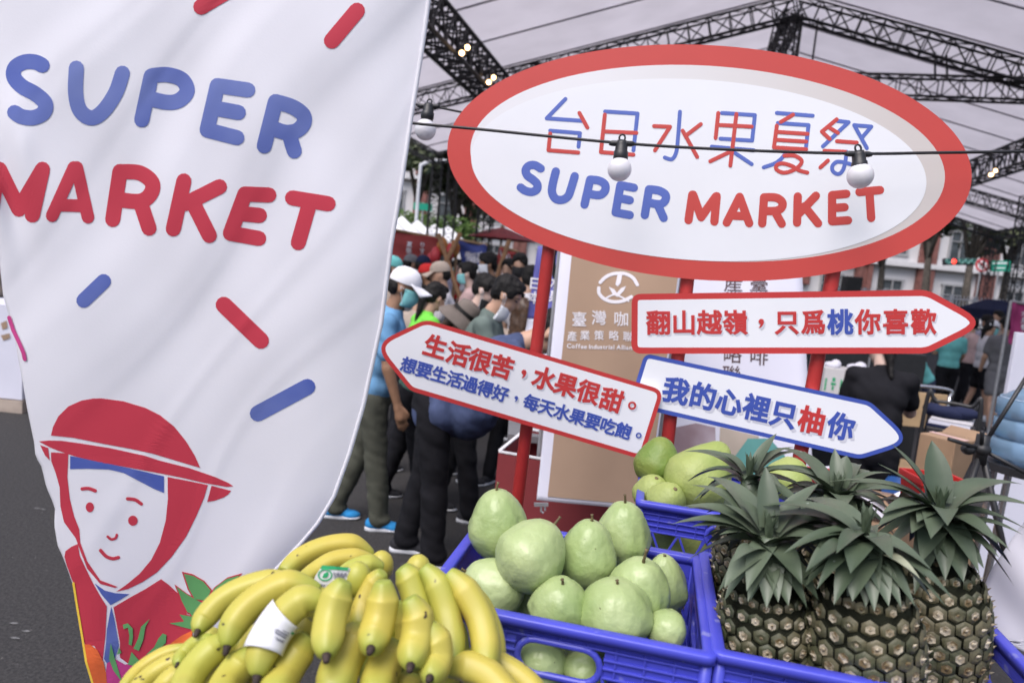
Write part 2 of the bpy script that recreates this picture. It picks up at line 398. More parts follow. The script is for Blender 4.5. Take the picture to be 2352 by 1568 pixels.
for x, y, a, b in ((618, 358, 28, 34), (914, 450, 33, 35)):
    mb = MB(); fill(mb, c7([(x + a * math.cos(t * .3142), y + b * math.sin(t * .3142)) for t in range(20)]), flag); mb.build('eye', CRED, FL)
mb = MB(); fill(mb, c7([(650, 880), (720, 930), (790, 948), (890, 955), (825, 995), (760, 1030), (700, 960)]), flag)
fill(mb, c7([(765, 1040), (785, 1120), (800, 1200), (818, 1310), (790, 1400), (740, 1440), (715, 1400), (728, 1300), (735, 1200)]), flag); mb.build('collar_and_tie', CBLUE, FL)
mb = MB(); fill(mb, c7([(535, 610), (490, 630), (450, 660), (443, 700), (460, 760), (500, 870), (530, 1060), (565, 1250), (585, 1300), (650, 1312), (705, 1420), (725, 1240), (735, 1040), (690, 970), (640, 880), (590, 780), (548, 690)]), flag)
fill(mb, c7([(1108, 852), (1160, 890), (1225, 950), (1255, 1010), (1285, 1090), (1330, 1250), (1250, 1400), (1200, 1500), (960, 1500), (890, 1440), (825, 1390), (825, 1290), (800, 1150), (780, 1045), (900, 975), (1000, 920)]), flag); mb.build('jacket', CRED, FL)
mb = MB()
for L_ in ([(1265, 815), (1300, 920), (1340, 990), (1420, 1000), (1450, 930), (1400, 870), (1330, 830)], [(1215, 905), (1290, 960), (1400, 1020), (1390, 1060), (1330, 1090), (1290, 1080), (1250, 1000)], [(1270, 990), (1340, 1010), (1370, 1060), (1340, 1130), (1310, 1090)], [(1650, 825), (1560, 850), (1480, 910), (1420, 1010), (1500, 990)], [(1235, 1095), (1330, 1110), (1340, 1210), (1290, 1180)], [(1165, 1155), (1290, 1140), (1330, 1200), (1250, 1180)]):
    cx = sum(p[0] for p in L_) / len(L_); cy = sum(p[1] for p in L_) / len(L_)
    fill(mb, c7([(cx + (x - cx) * 1.16, cy + (y - cy) * 1.16) for x, y in L_]), flag, .0016, m=1); fill(mb, c7(L_), flag, .0022)
mb.build('printed_leaves', [CGREEN, CRED], FL)
mb = MB(); fill(mb, c7([(728, 1500), (735, 1430), (790, 1400), (860, 1440), (950, 1420), (1060, 1350), (1180, 1300), (1150, 1500), (900, 1700), (735, 1700)]), flag, .0018)
mb.build('printed_dragon_fruit', CPINK, FL)
mb = MB()
for L_ in ([(845, 1165), (880, 1155), (912, 1190), (915, 1250), (905, 1310), (885, 1300), (890, 1240), (880, 1185), (850, 1195)], [(1030, 1125), (1000, 1180), (985, 1270), (955, 1345), (918, 1330), (950, 1260), (970, 1180)], [(1145, 1235), (1120, 1225), (1090, 1260), (1060, 1320), (1000, 1375), (1100, 1330), (1140, 1290)], [(762, 1290), (790, 1400), (840, 1560), (780, 1480), (750, 1400)], [(905, 1352), (960, 1415), (940, 1450), (880, 1440)], [(820, 1320), (835, 1360), (805, 1370)]):
    fill(mb, c7(L_), flag, .0026)
mb.build('printed_fruit_tips', CGREEN, FL)
mb = MB(); fill(mb, c7([(578, 1300), (620, 1302), (670, 1340), (712, 1420), (730, 1500), (735, 1568), (735, 1700), (650, 1700), (635, 1560), (595, 1430)]), flag, .002)
fill(mb, c7([(1325, 1205), (1250, 1240), (1180, 1290), (1100, 1370), (1300, 1400)]), flag, .0022); mb.build('printed_mango', CORANGE, FL)
mb = MB(); stroke(mb, c4([(62, 620), (90, 705), (130, 790), (160, 860), (170, 905)]), 9, flag, lift=.002); mb.build('edge_stripe', CPINK, FL)
mb = MB(); stroke(mb, c7([(505, 880), (525, 1010), (562, 1230), (592, 1420), (636, 1568)]), 5, flag, lift=.002); mb.build('edge_piping', CYELL, FL)
mb = MB(); a = P(-140, -400, .97); mb.tube([Vector((a.x, a.y, 0)), Vector((a.x, a.y, a.z + .03))], .014, 10)
mb.tube([a, P(1060, -400, 1.0)], .008, 8); mb.tube([Vector((a.x, a.y, 0)), Vector((a.x, a.y, .05))], .14, 20); mb.build('pole', BLACKM, FL, True)
# ------------------------------------------------------------------ the market sign: three posts, oval board, three arrow boards
SN = Vector((-.174, -.985, 0)).normalized()     # front faces point towards the visitors
SP0 = P(1500, 760, 1.66)
def plane(off):
    return lambda u, v, lift=0.0: PL(u, v, SP0 + SN * (off + lift), SN)
SG = thing('market_sign', 'red posts carrying an oval SUPER MARKET board and three white arrow boards', 'sign', Vector((SP0.x, SP0.y, 0)))
s_post = plane(-.028)
for (a, b) in (((1262, 560), (1189, 1145)), ((1584, 600), (1534, 1008)), ((1918, 600), (1834, 1068))):
    A = s_post(*a); B = s_post(*b); k = (A.z + .25 - 0) ; D = (A - B) / (A.z - B.z)
    mb = MB(); mb.tube([B - D * B.z, B, A, A + D * .18], .0165, 18); base = B - D * B.z
    mb.lathe([(.0, .0), (.11, .0), (.11, .012), (.03, .016), (.017, .05)], base, None, 20)
    mb.build('post', REDPOST, SG, True)
def board(name, label, outer, brd, off, edge, face, parent, thick=.012):
    sf = plane(off); bk = plane(off - thick)
    o = MB(); fr = [sf(u, v) for u, v in outer]; o.prism(fr, [bk(u, v) for u, v in outer], 1, 1)
    o.f.pop(0); o.m.pop(0)
    # rim ring on the front, face inside it
    inn = brd if isinstance(brd, list) else inset(outer, brd)
    n = len(outer); fi = [sf(u, v) for u, v in inn]
    o.add(fr + fi, [(i, (i + 1) % n, n + (i + 1) % n, n + i) for i in range(n)], 0)
    ob = o.build(name, [edge, WHITE], parent); lab(ob, label)
    f = MB(); f.poly(fi, 0); fo = f.build('white_face', face, ob)
    return ob, sf
el = lambda cx, cy, ax, ay, b, n=120: [(cx + ax * math.cos(2 * math.pi * t / n), cy + ay * math.cos(2 * math.pi * t / n) + b * math.sin(2 * math.pi * t / n)) for t in range(n)]
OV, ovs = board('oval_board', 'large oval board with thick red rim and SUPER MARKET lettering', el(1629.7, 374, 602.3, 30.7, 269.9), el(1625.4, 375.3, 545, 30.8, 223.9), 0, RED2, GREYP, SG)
f = MB(); f.poly([ovs(u, v, .0007) for u, v in el(1605, 390.6, 523, 28.5, 207.6)]); f.build('white_face', WHITE, OV)
d2 = lambda a: [(784 + .3338 * x, .3338 * y) for x, y in a]
d3 = lambda a: [(1568 + .3338 * x, .3338 * y) for x, y in a]
LW = 19.3
lf = dict(lift=.0012, dome=.00015)
mb = MB()
stroke(mb, d2([(1372, 1160), (1330, 1137), (1290, 1142), (1268, 1172), (1280, 1208), (1320, 1238), (1348, 1268), (1345, 1303), (1310, 1321), (1265, 1312), (1234, 1290)]), LW, ovs, smooth=True, **lf)
stroke(mb, d2([(1476, 1180), (1455, 1265), (1450, 1325), (1475, 1368), (1520, 1375), (1560, 1350), (1580, 1300), (1606, 1213)]), LW, ovs, smooth=True, **lf)
stroke(mb, d2([(1673, 1408), (1712, 1236)]), LW, ovs, **lf); stroke(mb, d2([(1715, 1236), (1770, 1243), (1812, 1268), (1815, 1310), (1785, 1340), (1735, 1340), (1692, 1326)]), LW, ovs, smooth=True, **lf)
strokes_corner(mb, d2([(2013, 1292), (1920, 1275), (1887, 1462), (1985, 1480)]), LW, ovs, **lf); stroke(mb, d2([(1905, 1362), (1985, 1378)]), LW, ovs, **lf)
stroke(mb, d2([(2088, 1480), (2117, 1303)]), LW, ovs, **lf); stroke(mb, d2([(2117, 1303), (2185, 1312), (2230, 1340), (2228, 1380), (2190, 1405), (2105, 1392)]), LW, ovs, smooth=True, **lf); stroke(mb, d2([(2175, 1405), (2218, 1500)]), LW, ovs, **lf)
lab(mb.build('lettering', BLUE2, OV), 'thick blue lettering SUPER')
mb = MB()
for a in ([(40, 1515), (66, 1340)], [(72, 1340), (127, 1495)], [(127, 1495), (228, 1352)], [(234, 1350), (218, 1525)], [(303, 1532), (392, 1355)], [(392, 1355), (458, 1536)], [(340, 1484), (432, 1488)],
          [(547, 1538), (560, 1358)], [(632, 1452), (682, 1540)], [(787, 1533), (792, 1352)], [(917, 1347), (800, 1470)], [(838, 1420), (932, 1537)], [(1028, 1343), (1028, 1523)], [(1028, 1343), (1126, 1334)], [(1032, 1432), (1114, 1426)], [(1028, 1523), (1138, 1516)], [(1216, 1322), (1358, 1308)], [(1285, 1318), (1297, 1500)]):
    stroke(mb, d3(a), LW, ovs, **lf)
stroke(mb, d3([(562, 1358), (640, 1360), (683, 1388), (683, 1425), (645, 1450), (555, 1452)]), LW, ovs, smooth=True, **lf)
lab(mb.build('lettering', RED2, OV), 'thick red lettering MARKET')
TW = 9.2
tb = dict(lift=.0012, dome=.00012); tr_ = dict(lift=.0015, dome=.00012)
mb = MB(); mr = MB()
for a in ([(1542, 682), (1413, 815), (1660, 832)], [(1437, 900), (1642, 917), (1632, 1010)], [(1815, 768), (2038, 782), (2010, 1035)]): strokes_corner(mb, d2(a), TW, ovs, **tb)
for a in ([(1638, 778), (1693, 878)], [(1437, 920), (1425, 1034), (1630, 1050)], [(1813, 790), (1786, 1047), (2010, 1065)], [(1803, 905), (2030, 915)], [(2152, 868), (2262, 873), (2158, 1035)]): strokes_corner(mr, d2(a), TW, ovs, **tr_)
stroke(mb, d2([(2330, 770), (2318, 930), (2305, 1045), (2275, 1095), (2226, 1085)]), TW, ovs, smooth=True, **tb)
for a in ([(270, 778), (497, 793), (478, 968), (260, 955)], [(200, 1010), (490, 1035)], [(355, 1050), (475, 1130)], [(648, 778), (895, 797)], [(655, 847), (866, 862), (847, 1030)], [(1062, 832), (1142, 842), (965, 1008)], [(1268, 1020), (1180, 862), (1298, 872), (1232, 950)]): strokes_corner(mb, d3(a), TW, ovs, **tb)
for a in ([(125, 855), (20, 935)], [(0, 900), (100, 1080)], [(245, 778), (227, 950)], [(370, 785), (328, 1140)], [(240, 860), (475, 872)], [(325, 1045), (190, 1110)], [(760, 790), (675, 840)], [(648, 865), (628, 1015), (850, 1028)], [(645, 908), (860, 922)], [(640, 962), (850, 975)], [(1060, 822), (958, 906), (1012, 957)], [(1012, 880), (1068, 915)], [(1062, 972), (1198, 982)], [(975, 1038), (1120, 1045)], [(948, 1152), (1000, 1105)]): strokes_corner(mr, d3(a), TW, ovs, **tr_)
stroke(mb, d3([(718, 1030), (690, 1080), (640, 1122), (558, 1152)]), TW, ovs, smooth=True, **tb)
stroke(mr, d3([(700, 1072), (770, 1072), (818, 1105), (800, 1145), (745, 1178), (690, 1188), (645, 1165), (650, 1135), (690, 1125), (750, 1142), (800, 1172), (858, 1188)]), TW, ovs, smooth=True, **tr_)
stroke(mb, d3([(1128, 1045), (1118, 1120), (1100, 1175), (1070, 1198), (1035, 1180), (1030, 1145), (1060, 1115), (1110, 1118), (1170, 1135)]), TW, ovs, smooth=True, **tb)
lab(mb.build('title_strokes', BLUE2, OV), 'blue strokes of the Chinese title'); lab(mr.build('title_strokes', RED2, OV), 'red strokes of the Chinese title')
def arrow(label, corners, rads, brd, off, edge):
    return board('arrow_board', label, round_poly(corners, rads), brd, off, edge, WHITE, SG)
A1, s1 = arrow('left pointing arrow board with red edge and two lines of Chinese', [(978, 733), (1525, 896), (1475, 1055), (942, 897), (857, 791)], (52, 26, 24, 42, 40), 9.8, .020, RED)
A2, s2 = arrow('right pointing arrow board with red edge', [(1451, 675), (2131, 665.5), (2270, 742), (2130, 812), (1450, 812)], (22, 75, 34, 75, 24), 14.2, .004, RED)
A3, s3 = arrow('right pointing arrow board with blue edge', [(1481, 811), (1999, 922), (2100, 1015), (1975, 1054), (1444, 931)], (20, 50, 36, 55, 20), 9.6, .001, BLUE)
def writing(parent, sf, text, pos, em, ang, m, bold=.03, shadow=(4, 4.5), sx=1.0):
    mb = MB(); sh = MB()
    for ch, (u, v) in zip(text, pos):
        if ch == '，':
            for q, r_ in ((0, .11), ): pass
            for tgt, du, dv, lf_ in ((sh, shadow[0], shadow[1], .0007), (mb, 0, 0, .0012)):
                p = (u + du, v + dv); k = em
                fill(tgt, cat([(p[0] - .10 * k, p[1] - .05 * k), (p[0] - .02 * k, p[1] - .13 * k), (p[0] + .09 * k, p[1] - .10 * k), (p[0] + .11 * k, p[1] + .03 * k), (p[0] + .02 * k, p[1] + .18 * k), (p[0] - .09 * k, p[1] + .22 * k), (p[0] - .02 * k, p[1] + .10 * k), (p[0] - .08 * k, p[1] + .03 * k)], n=4, closed=True), sf, lf_ + .0006)
            continue
        if ch == '。':
            for tgt, du, dv, lf_ in ((sh, shadow[0], shadow[1], .0007), (mb, 0, 0, .0012)):
                r_ = .135 * em; stroke(tgt, [(u + du + r_ * math.cos(t * .2618), v + dv + r_ * math.sin(t * .2618)) for t in range(25)], .085 * em, sf, lift=lf_, dome=.0001, step=3)
            continue
        put_char(mb, ch, u, v, em, ang, sf, bold, .00025, .0010, sx=sx)
        put_char(sh, ch, u + shadow[0], v + shadow[1], em, ang, sf, bold, .0002, .0004, sx=sx)
    sh.build('lettering_shadow', SHADP, parent); return mb.build('lettering', m, parent)
ln = lambda a, b, n: [(a[0] + (b[0] - a[0]) * i / (n - 1), a[1] + (b[1] - a[1]) * i / (n - 1)) for i in range(n)]
lab(writing(A1, s1, '生活很苦，水果很甜。', [(1000, 796), (1053, 813), (1103, 828), (1153, 842), (1203, 856), (1250, 869), (1300, 884), (1352, 900), (1405, 918), (1452, 931)], 54, math.radians(16.3), RED, .036, (3, 3.5)), 'upper line of red Chinese lettering')
lab(writing(A1, s1, '想要生活過得好，每天水果要吃飽。', ln((939, 839), (1467, 999.5), 16), 37.5, math.radians(16.6), BLUE, .034, (2, 2.5)), 'lower line of small blue Chinese lettering')
xs2 = [1512.5, 1571, 1629.5, 1688.6, 1748, 1807.5, 1868.4, 1930, 1993.6, 2057, 2121.4]
a2 = [(x, 740.5 - .0033 * (x - 1512)) for x in xs2]
writing(A2, s2, '翻山越嶺，只爲', a2[:7], 58, math.radians(-.3), RED, .03, (3.5, 4)); writing(A2, s2, '桃', a2[7:8], 60, math.radians(-.3), BLUE, .034, (3.5, 4)); writing(A2, s2, '你喜歡', a2[8:], 60, math.radians(-.3), RED, .03, (3.5, 4))
a3 = [(1553, 896.5), (1615, 909.5), (1675, 923), (1738, 936.5), (1800, 951), (1865, 964.6), (1932, 978.5)]
writing(A3, s3, '我的心裡只', a3[:5], 62, math.radians(12.6), BLUE, .036, (5, 6)); writing(A3, s3, '柚', a3[5:6], 63, math.radians(12.6), RED, .036, (5, 6)); writing(A3, s3, '你', a3[6:], 63, math.radians(12.6), BLUE, .036, (5, 6))

# ------------------------------------------------------------------ festoon string lights
def festoon(name, label, path, ds, bulbs):
    pts = cat([(u, v, d) for (u, v), d in zip(path, ds)], n=10); w = [P(*p) for p in pts]
    T = thing(name, label, 'string light', Vector((w[0].x, w[0].y, w[0].z)))
    mb = MB(); mb.tube(w, .0033, 8); mb.build('cable', BLACKP, T, True)
    for (u, v), (u2, v2), r_, d in bulbs:      # cable joint, bulb centre
        J = P(u, v, d); B = P(u2, v2, d); ax = (J - B).normalized(); R = ax.to_track_quat('Z', 'Y').to_matrix()
        rr = r_ / FPX * d; L = (J - B).length
        s_ = MB(); s_.lathe([(.0, .006), (rr * .42, .006), (rr * .5, -.002), (rr * .52, -.016), (rr * .60, -.018), (rr * .62, -.034), (rr * .56, -.036), (rr * .58, -L + rr * .78), (.0, -L + rr * .8)], J, R, 18)
        tang = (P(u + 30, v + 1, d) - P(u - 30, v - 1, d)).normalized()
        s_.tube([J - tang * rr * 1.05, J - tang * rr * .8, J + tang * rr * .8, J + tang * rr * 1.05], [.0045, .0062, .0062, .0045], 10)
        loop = [J + ax * (.012 + .008 * math.cos(t * .5236)) + tang * (.0065 * math.sin(t * .5236)) for t in range(12)]
        s_.tube(loop, .0022, 6, closed=True); s_.build('lamp_socket', BLACKP, T, True)
        b_ = MB(); prof = []
        for t in range(0, 17):
            a = math.pi * t / 16; prof.append((rr * math.sin(a) * (1 if a > 1.0 else 1), rr * math.cos(a)))
        b_.lathe(prof, B, R, 24); b_.build('bulb', BULB, T, True)
    return T
festoon('string_light', 'black festoon cable with two white bulbs crossing in front of the oval board', [(700, 255), (947, 283), (1100, 297), (1428, 329), (1700, 345), (1972, 353), (2150, 351), (2500, 346)], [1.6, 1.55, 1.53, 1.5, 1.48, 1.46, 1.45, 1.43], [((1428, 330), (1423, 389), 27.5, 1.495), ((1972, 354), (1976, 404), 29, 1.455)])
festoon('string_light', 'black festoon cable with one white bulb passing behind the oval board', [(760, 205), (930, 236), (985, 244), (1056, 257), (1400, 330), (1800, 420)], [1.95, 1.95, 1.95, 1.95, 1.95, 1.95], [((985, 244), (977, 298), 24.5, 1.94)])
# ------------------------------------------------------------------ crates
CX = Vector((.979, -.203, 0)).normalized(); CY = Vector((.203, .979, 0)).normalized(); CZ = Vector((0, 0, 1))
RIM = 1.27; CH = .17
def crate(label, fl, Wd, Dp, rim, group='blue plastic fruit crates'):
    base = Vector((fl[0], fl[1], rim - CH))
    T = thing('fruit_crate', label, 'crate', base, group)
    def wall(o, s_, n, L, hole):               # o: centre of the wall at its base, s_ along, n outwards
        mb = MB(); Hh = CH
        def B(s0, s1, t0, t1, th=.004, out=0.0): mb.box(o + s_ * ((s0 + s1) / 2) + CZ * ((t0 + t1) / 2) + n * (out + th / 2 - .004), (s1 - s0, th, t1 - t0), (s_, n, CZ))
        h = L / 2; hw, ht, hb = .052, Hh - .028, Hh - .072
        if hole: B(-h, h, ht + .004, Hh - .004); B(-h, -hw - .004, Hh - .058, ht + .004); B(hw + .004, h, Hh - .058, ht + .004)
        else: B(-h, h, Hh - .058, Hh - .004)
        for t in (Hh - .024, Hh - .036, Hh - .047, Hh - .059):
            if hole and t < ht: B(-h, -hw - .003, t - .0015, t + .0015, .007); B(hw + .003, h, t - .0015, t + .0015, .007)
            else: B(-h, h, t - .0015, t + .0015, .007)
        k = int(L / .034)
        for i in range(k + 1):
            x = -h + L * i / k
            if hole and abs(x) < hw + .006: B(x - .0014, x + .0014, ht + .003, Hh - .006, .0066)
            else: B(x - .0014, x + .0014, Hh - .0585, Hh - .006, .0066)
        t0, t1 = Hh - .115, Hh - .058; p = L / round(L / .052)
        for i in range(int(round(L / p))):
            x = -h + p * i
            for a, b in (((x, t0), (x + p / 2, t1)), ((x + p / 2, t1), (x + p, t0))):
                if hole and abs((a[0] + b[0]) / 2) < hw + .012: continue
                mb.bar(o + s_ * a[0] + CZ * a[1], o + s_ * b[0] + CZ * b[1], .0042, .0048, n)
        if hole:
            pts = [o + s_ * (sx * (hw - .022) + .022 * math.cos(a)) + CZ * ((ht + hb) / 2 + .022 * math.sin(a)) + n * .0005 for sx, a0 in ((1, -90), (-1, 90)) for a in [math.radians(a0 + q) for q in range(0, 181, 20)]]
            mb.tube(pts, .0046, 8, closed=True)
            for sx in (-1, 1):
                for dx in (.0, .022):
                    mb.bar(o + s_ * (sx * (hw - .03 + dx)) + CZ * hb, o + s_ * (sx * (hw - .055 + dx)) + CZ * t0, .0042, .0048, n); mb.bar(o + s_ * (sx * (hw - .03 + dx)) + CZ * hb, o + s_ * (sx * (hw - .005 + dx)) + CZ * t0, .0042, .0048, n)
                mb.bar(o + s_ * (sx * hw) + CZ * (ht - .02), o + s_ * (sx * (hw + .02)) + CZ * t0, .0042, .0048, n)
        B(-h, h, 0, t0, .004); B(-h, h, t0 - .003, t0 + .003, .007)
        return mb
    f = base; ctr = f + CX * (Wd / 2) + CY * (Dp / 2)
    for o, s_, n, L, hole in ((f + CX * (Wd / 2), CX, -CY, Wd, True), (f + CX * (Wd / 2) + CY * Dp, -CX, CY, Wd, True), (f + CY * (Dp / 2), -CY, -CX, Dp, False), (f + CX * Wd + CY * (Dp / 2), CY, CX, Dp, True)):
        wall(o, s_, n, L - .0005, hole).build('side_wall', CRATE, T, bevel=.0008)
    mb = MB(); mb.box(ctr + CZ * .004, (Wd - .008, Dp - .008, .006), (CX, CY, CZ)); mb.build('bottom', CRATE, T)
    # rim: rounded rectangular flange swept round the mouth
    def loop(w, d, r, z):
        out = []
        for sx, sy, a0 in ((1, -1, -90), (1, 1, 0), (-1, 1, 90), (-1, -1, 180)):
            for q in range(0, 91, 18):
                a = math.radians(a0 + q); out.append(ctr + CX * (sx * (w / 2 - r) + r * math.cos(a)) + CY * (sy * (d / 2 - r) + r * math.sin(a)) + CZ * z)
        return out
    mb = MB(); prof = [(.0105, CH - .013, .012), (.0115, CH - .0022, .013), (.0095, CH, .011), (-.003, CH, .005), (-.005, CH - .002, .004), (-.005, CH - .013, .004)]
    loops = [loop(Wd + 2 * a, Dp + 2 * a, r, z) for a, z, r in prof]; n = len(loops[0]); o = 0
    vs = [p for L_ in loops for p in L_]; fs = []
    for i in range(len(loops)):
        i2 = (i + 1) % len(loops)
        for j in range(n): fs.append((i * n + j, i * n + (j + 1) % n, i2 * n + (j + 1) % n, i2 * n + j))
    mb.add(vs, fs); mb.build('rim', CRATE, T, True, fixn=True)
    for sx in (0, 1):
        for sy in (0, 1):
            mb = MB(); mb.tube([f + CX * (Wd * sx) + CY * (Dp * sy), f + CX * (Wd * sx) + CY * (Dp * sy) + CZ * (CH - .004)], .0075, 10); mb.build('corner_post', CRATE, T, True)
    return T
gFL = Vector((-.083, .832, 0)); WD, DP = .361, .298
crate('blue plastic crate heaped with pale green guavas', gFL + CX * .006 + CY * .006, WD - .012, DP - .012, RIM)
pFL = Vector((.279, .768, 0))
crate('blue plastic crate holding the pineapples', pFL + CX * .004 + CY * .003, WD + .012, DP - .004, RIM + .002)
crate('blue plastic crate of yellow pomelos behind the guavas', Vector((.283, 1.30, 0)), WD, DP, RIM)
crate('blue plastic crate hidden under the heap of bananas', Vector((-.475, .835, 0)) - CY * .10, WD, DP, RIM - .30)
WOOD = mat('brown_wood', (.30, .19, .10), .6, .25, 6)
TBL = thing('display_table', 'low wooden display table carrying the four blue fruit crates', 'table', Vector((.1, 1.1, 0)))
zt = RIM - CH - .002
def slab(o, c0, w, d): return [o + c0 + CZ * 0, o + c0 + CX * w, o + c0 + CX * w + CY * d, o + c0 + CY * d]
for nm, o, w, d in (('tabletop', gFL + CX * .01 + CY * .012, .74, .27), ('tabletop', Vector((.283, 1.30, 0)), .36, .29), ('tabletop', Vector((-.475, .835, 0)) - CY * .10, .36, .29)):
    z1 = zt if o.x > -.2 else zt - .30
    q = slab(o, Vector((0, 0, 0)), w, d); mb = MB(); mb.hexa([Vector((p.x, p.y, z1 - .03)) for p in q] + [Vector((p.x, p.y, z1)) for p in q]); mb.build(nm, WOOD, TBL)
    for p in [o + CX * .03 + CY * .03, o + CX * (w - .03) + CY * .03, o + CX * .03 + CY * (d - .03), o + CX * (w - .03) + CY * (d - .03)]:
        mb = MB(); mb.box((p.x, p.y, (z1 - .032) / 2), (.035, .035, z1 - .032), (CX, CY, CZ)); mb.build('leg', WOOD, TBL)

# ------------------------------------------------------------------ guavas
GUAVA = mat('guava_skin', (.265, .355, .13), .38, .1, 13, bump=.55, bscale=75, col2=(.40, .475, .225), lo=.3, hi=.7, coat=.12)
spots(GUAVA, 120, .76, (.10, .09, .03), .03); spots(GUAVA, 7, .62, (.30, .42, .13), .2)
STEM = mat('brown_fruit_stem', (.13, .095, .045), .75, .3, 60)
from mathutils import noise as mnoise
def fruit(name, label, cat_, group, u, v, wpx, hpx, d, tilt, m, stem, seed, pear=.25, ribs=7, rib=.02, lump=.03, spin=0, calyx=False):
    """tilt = direction of the stem in the picture plane (degrees from up, clockwise) and toward the viewer"""
    C_ = P(u, v, d); rx = wpx / 2 / FPX * d; rz = hpx / 2 / FPX * d
    ta, tb = math.radians(tilt[0]), math.radians(tilt[1])
    upv = UP; ax = (upv * math.cos(ta) + RT * math.sin(ta)); ax = (ax * math.cos(tb) - FW * math.sin(tb)).normalized()
    R = ax.to_track_quat('Z', 'Y').to_matrix() @ Matrix.Rotation(spin + seed, 3, 'Z')
    T = thing(name, label, cat_, C_ - ax * rz, group)
    mb = MB(); nu, nv = 56, 36; vs = []
    for i in range(nv + 1):
        ph = math.pi * i / nv; zc = math.cos(ph)
        for j in range(nu):
            th = 2 * math.pi * j / nu
            r = max(0.0, math.sin(ph)) ** .86 * (1 - pear * .5 * (zc + .15)) if zc > -.15 else max(0.0, math.sin(ph)) ** .86
            ribv = 1 + rib * abs(math.cos(th * ribs / 2 + .5 * math.sin(seed))) * (.35 + .65 * (1 - abs(zc))) - rib * .5
            q = Vector((math.cos(th) * math.sin(ph), math.sin(th) * math.sin(ph), zc)); ns = mnoise.noise(q * 1.7 + Vector((seed * 3.1, 0, 0))) * lump + mnoise.noise(q * 5 + Vector((0, seed, 0))) * lump * .45 + mnoise.noise(q * 10 + Vector((seed, seed, 0))) * lump * .26
            k = ribv * (1 + ns)
            zz = zc * rz * (1 + .35 * ns)
            if zc > .8: zz -= rz * .5 * (zc - .8) ** 1.5 * (1.0 if not stem else .7)
            p = Vector((math.cos(th) * r * rx * k, math.sin(th) * r * rx * k, zz))
            vs.append(C_ + R @ p)
    fs = [(i * nu + j, (i + 1) * nu + j, (i + 1) * nu + (j + 1) % nu, i * nu + (j + 1) % nu) for i in range(nv) for j in range(nu)]
    mb.add(vs, fs); mb.build('skin', m, T, True)
    if stem:
        top = C_ + ax * (rz * .93); b = RT * (.15 * math.sin(seed * 5)) + ax
        mb = MB(); L = stem / FPX * d; mb.tube([top - ax * .003, top + b * L * .5, top + b * L * .85 + RT * L * .08 * math.cos(seed), top + b * L + RT * L * .12 * math.cos(seed)], [.0026, .0018, .0017, .0026], 8); mb.build('stem', STEM, T, True)
    elif calyx:
        mb = MB(); mb.ell(C_ + ax * rz * .95, (rx * .11, rx * .11, rx * .03), R, 10, 5); mb.build('stem_scar', STEM, T, True)
    return T
GG = 'pale green guavas heaped in the blue crate'
gl = [('guava with a short stem in the back left corner of its crate', 1144.5, 1203, 131, 158, 1.03, (-3, 8), 22),
 ('biggest round guava lying on top of the heap, stem turned right', 1223, 1271.7, 153, 162, .945, (40, -18), 26),
 ('tall smooth guava in the middle of the heap', 1350, 1272, 128, 158, .985, (6, 8), 18),
 ('knobbly tall guava at the back right of the crate', 1431.6, 1225, 119, 148, 1.05, (2, 10), 22),
 ('guava lying on its side at the left rim of the crate', 1131, 1347, 132, 140, .955, (-58, 5), 14),
 ('shaded guava half buried under the biggest one', 1210, 1384, 100, 110, 1.0, (10, 20), 0),
 ('squat ribbed guava behind the front rim, at the middle', 1286, 1390, 132, 126, .90, (5, 24), 16),
 ('wide guava with dark specks leaning on the front rim', 1413, 1402, 163, 140, .888, (2, 16), 12),
 ('ribbed guava with a long thin stem at the right', 1468, 1348, 136, 140, .93, (4, 22), 38),
 ('knobbly guava standing against the right wall of the crate', 1526, 1342, 98, 146, .99, (-4, 16), 6),
 ('guava sunk in the front right corner of the crate', 1528, 1446, 92, 82, .88, (-60, 10), 0),
 ('speckled guava seen through the hand hole of the crate', 1243, 1520, 110, 105, .885, (0, 14), 10),
 ('shaded guava at the right end of the hand hole', 1345, 1540, 100, 90, .88, (30, 10), 6),
 ('shaded guava low in the middle of the crate', 1400, 1475, 110, 105, .96, (10, 10), 0)]
for i, (l_, u, v, w, h, d, t, st) in enumerate(gl):
    fruit('guava', l_, 'guava', GG, u, v, w * 1.09, h * 1.06, d, t, GUAVA, st, i * 1.37 + .4, pear=.52 if h >= w else .34, ribs=8, rib=.06 if 'ribbed' in l_ or 'specks' in l_ else .034, lump=.065 if 'knobbly' in l_ else .045)
# fill the bottom layer so the heap rests on something
for k, (a, b) in enumerate(((.07, .07), (.17, .07), (.28, .06), (.06, .18), (.17, .17), (.28, .17), (.11, .25), (.22, .25))):
    c = gFL + CX * a + CY * b; q = Vector((c.x, c.y, RIM - CH + .05)); r_ = q - CAM; d = r_.dot(FW); u = W / 2 + FPX * r_.dot(RT) / d; v = H / 2 - FPX * r_.dot(UP) / d
    fruit('guava', 'guava in the hidden bottom layer of the crate', 'guava', GG, u, v, 88 * .95 / d, 88 * .95 / d, d, (rnd.uniform(-60, 60), rnd.uniform(-20, 40)), GUAVA, 0, k * 2.1, lump=.03)
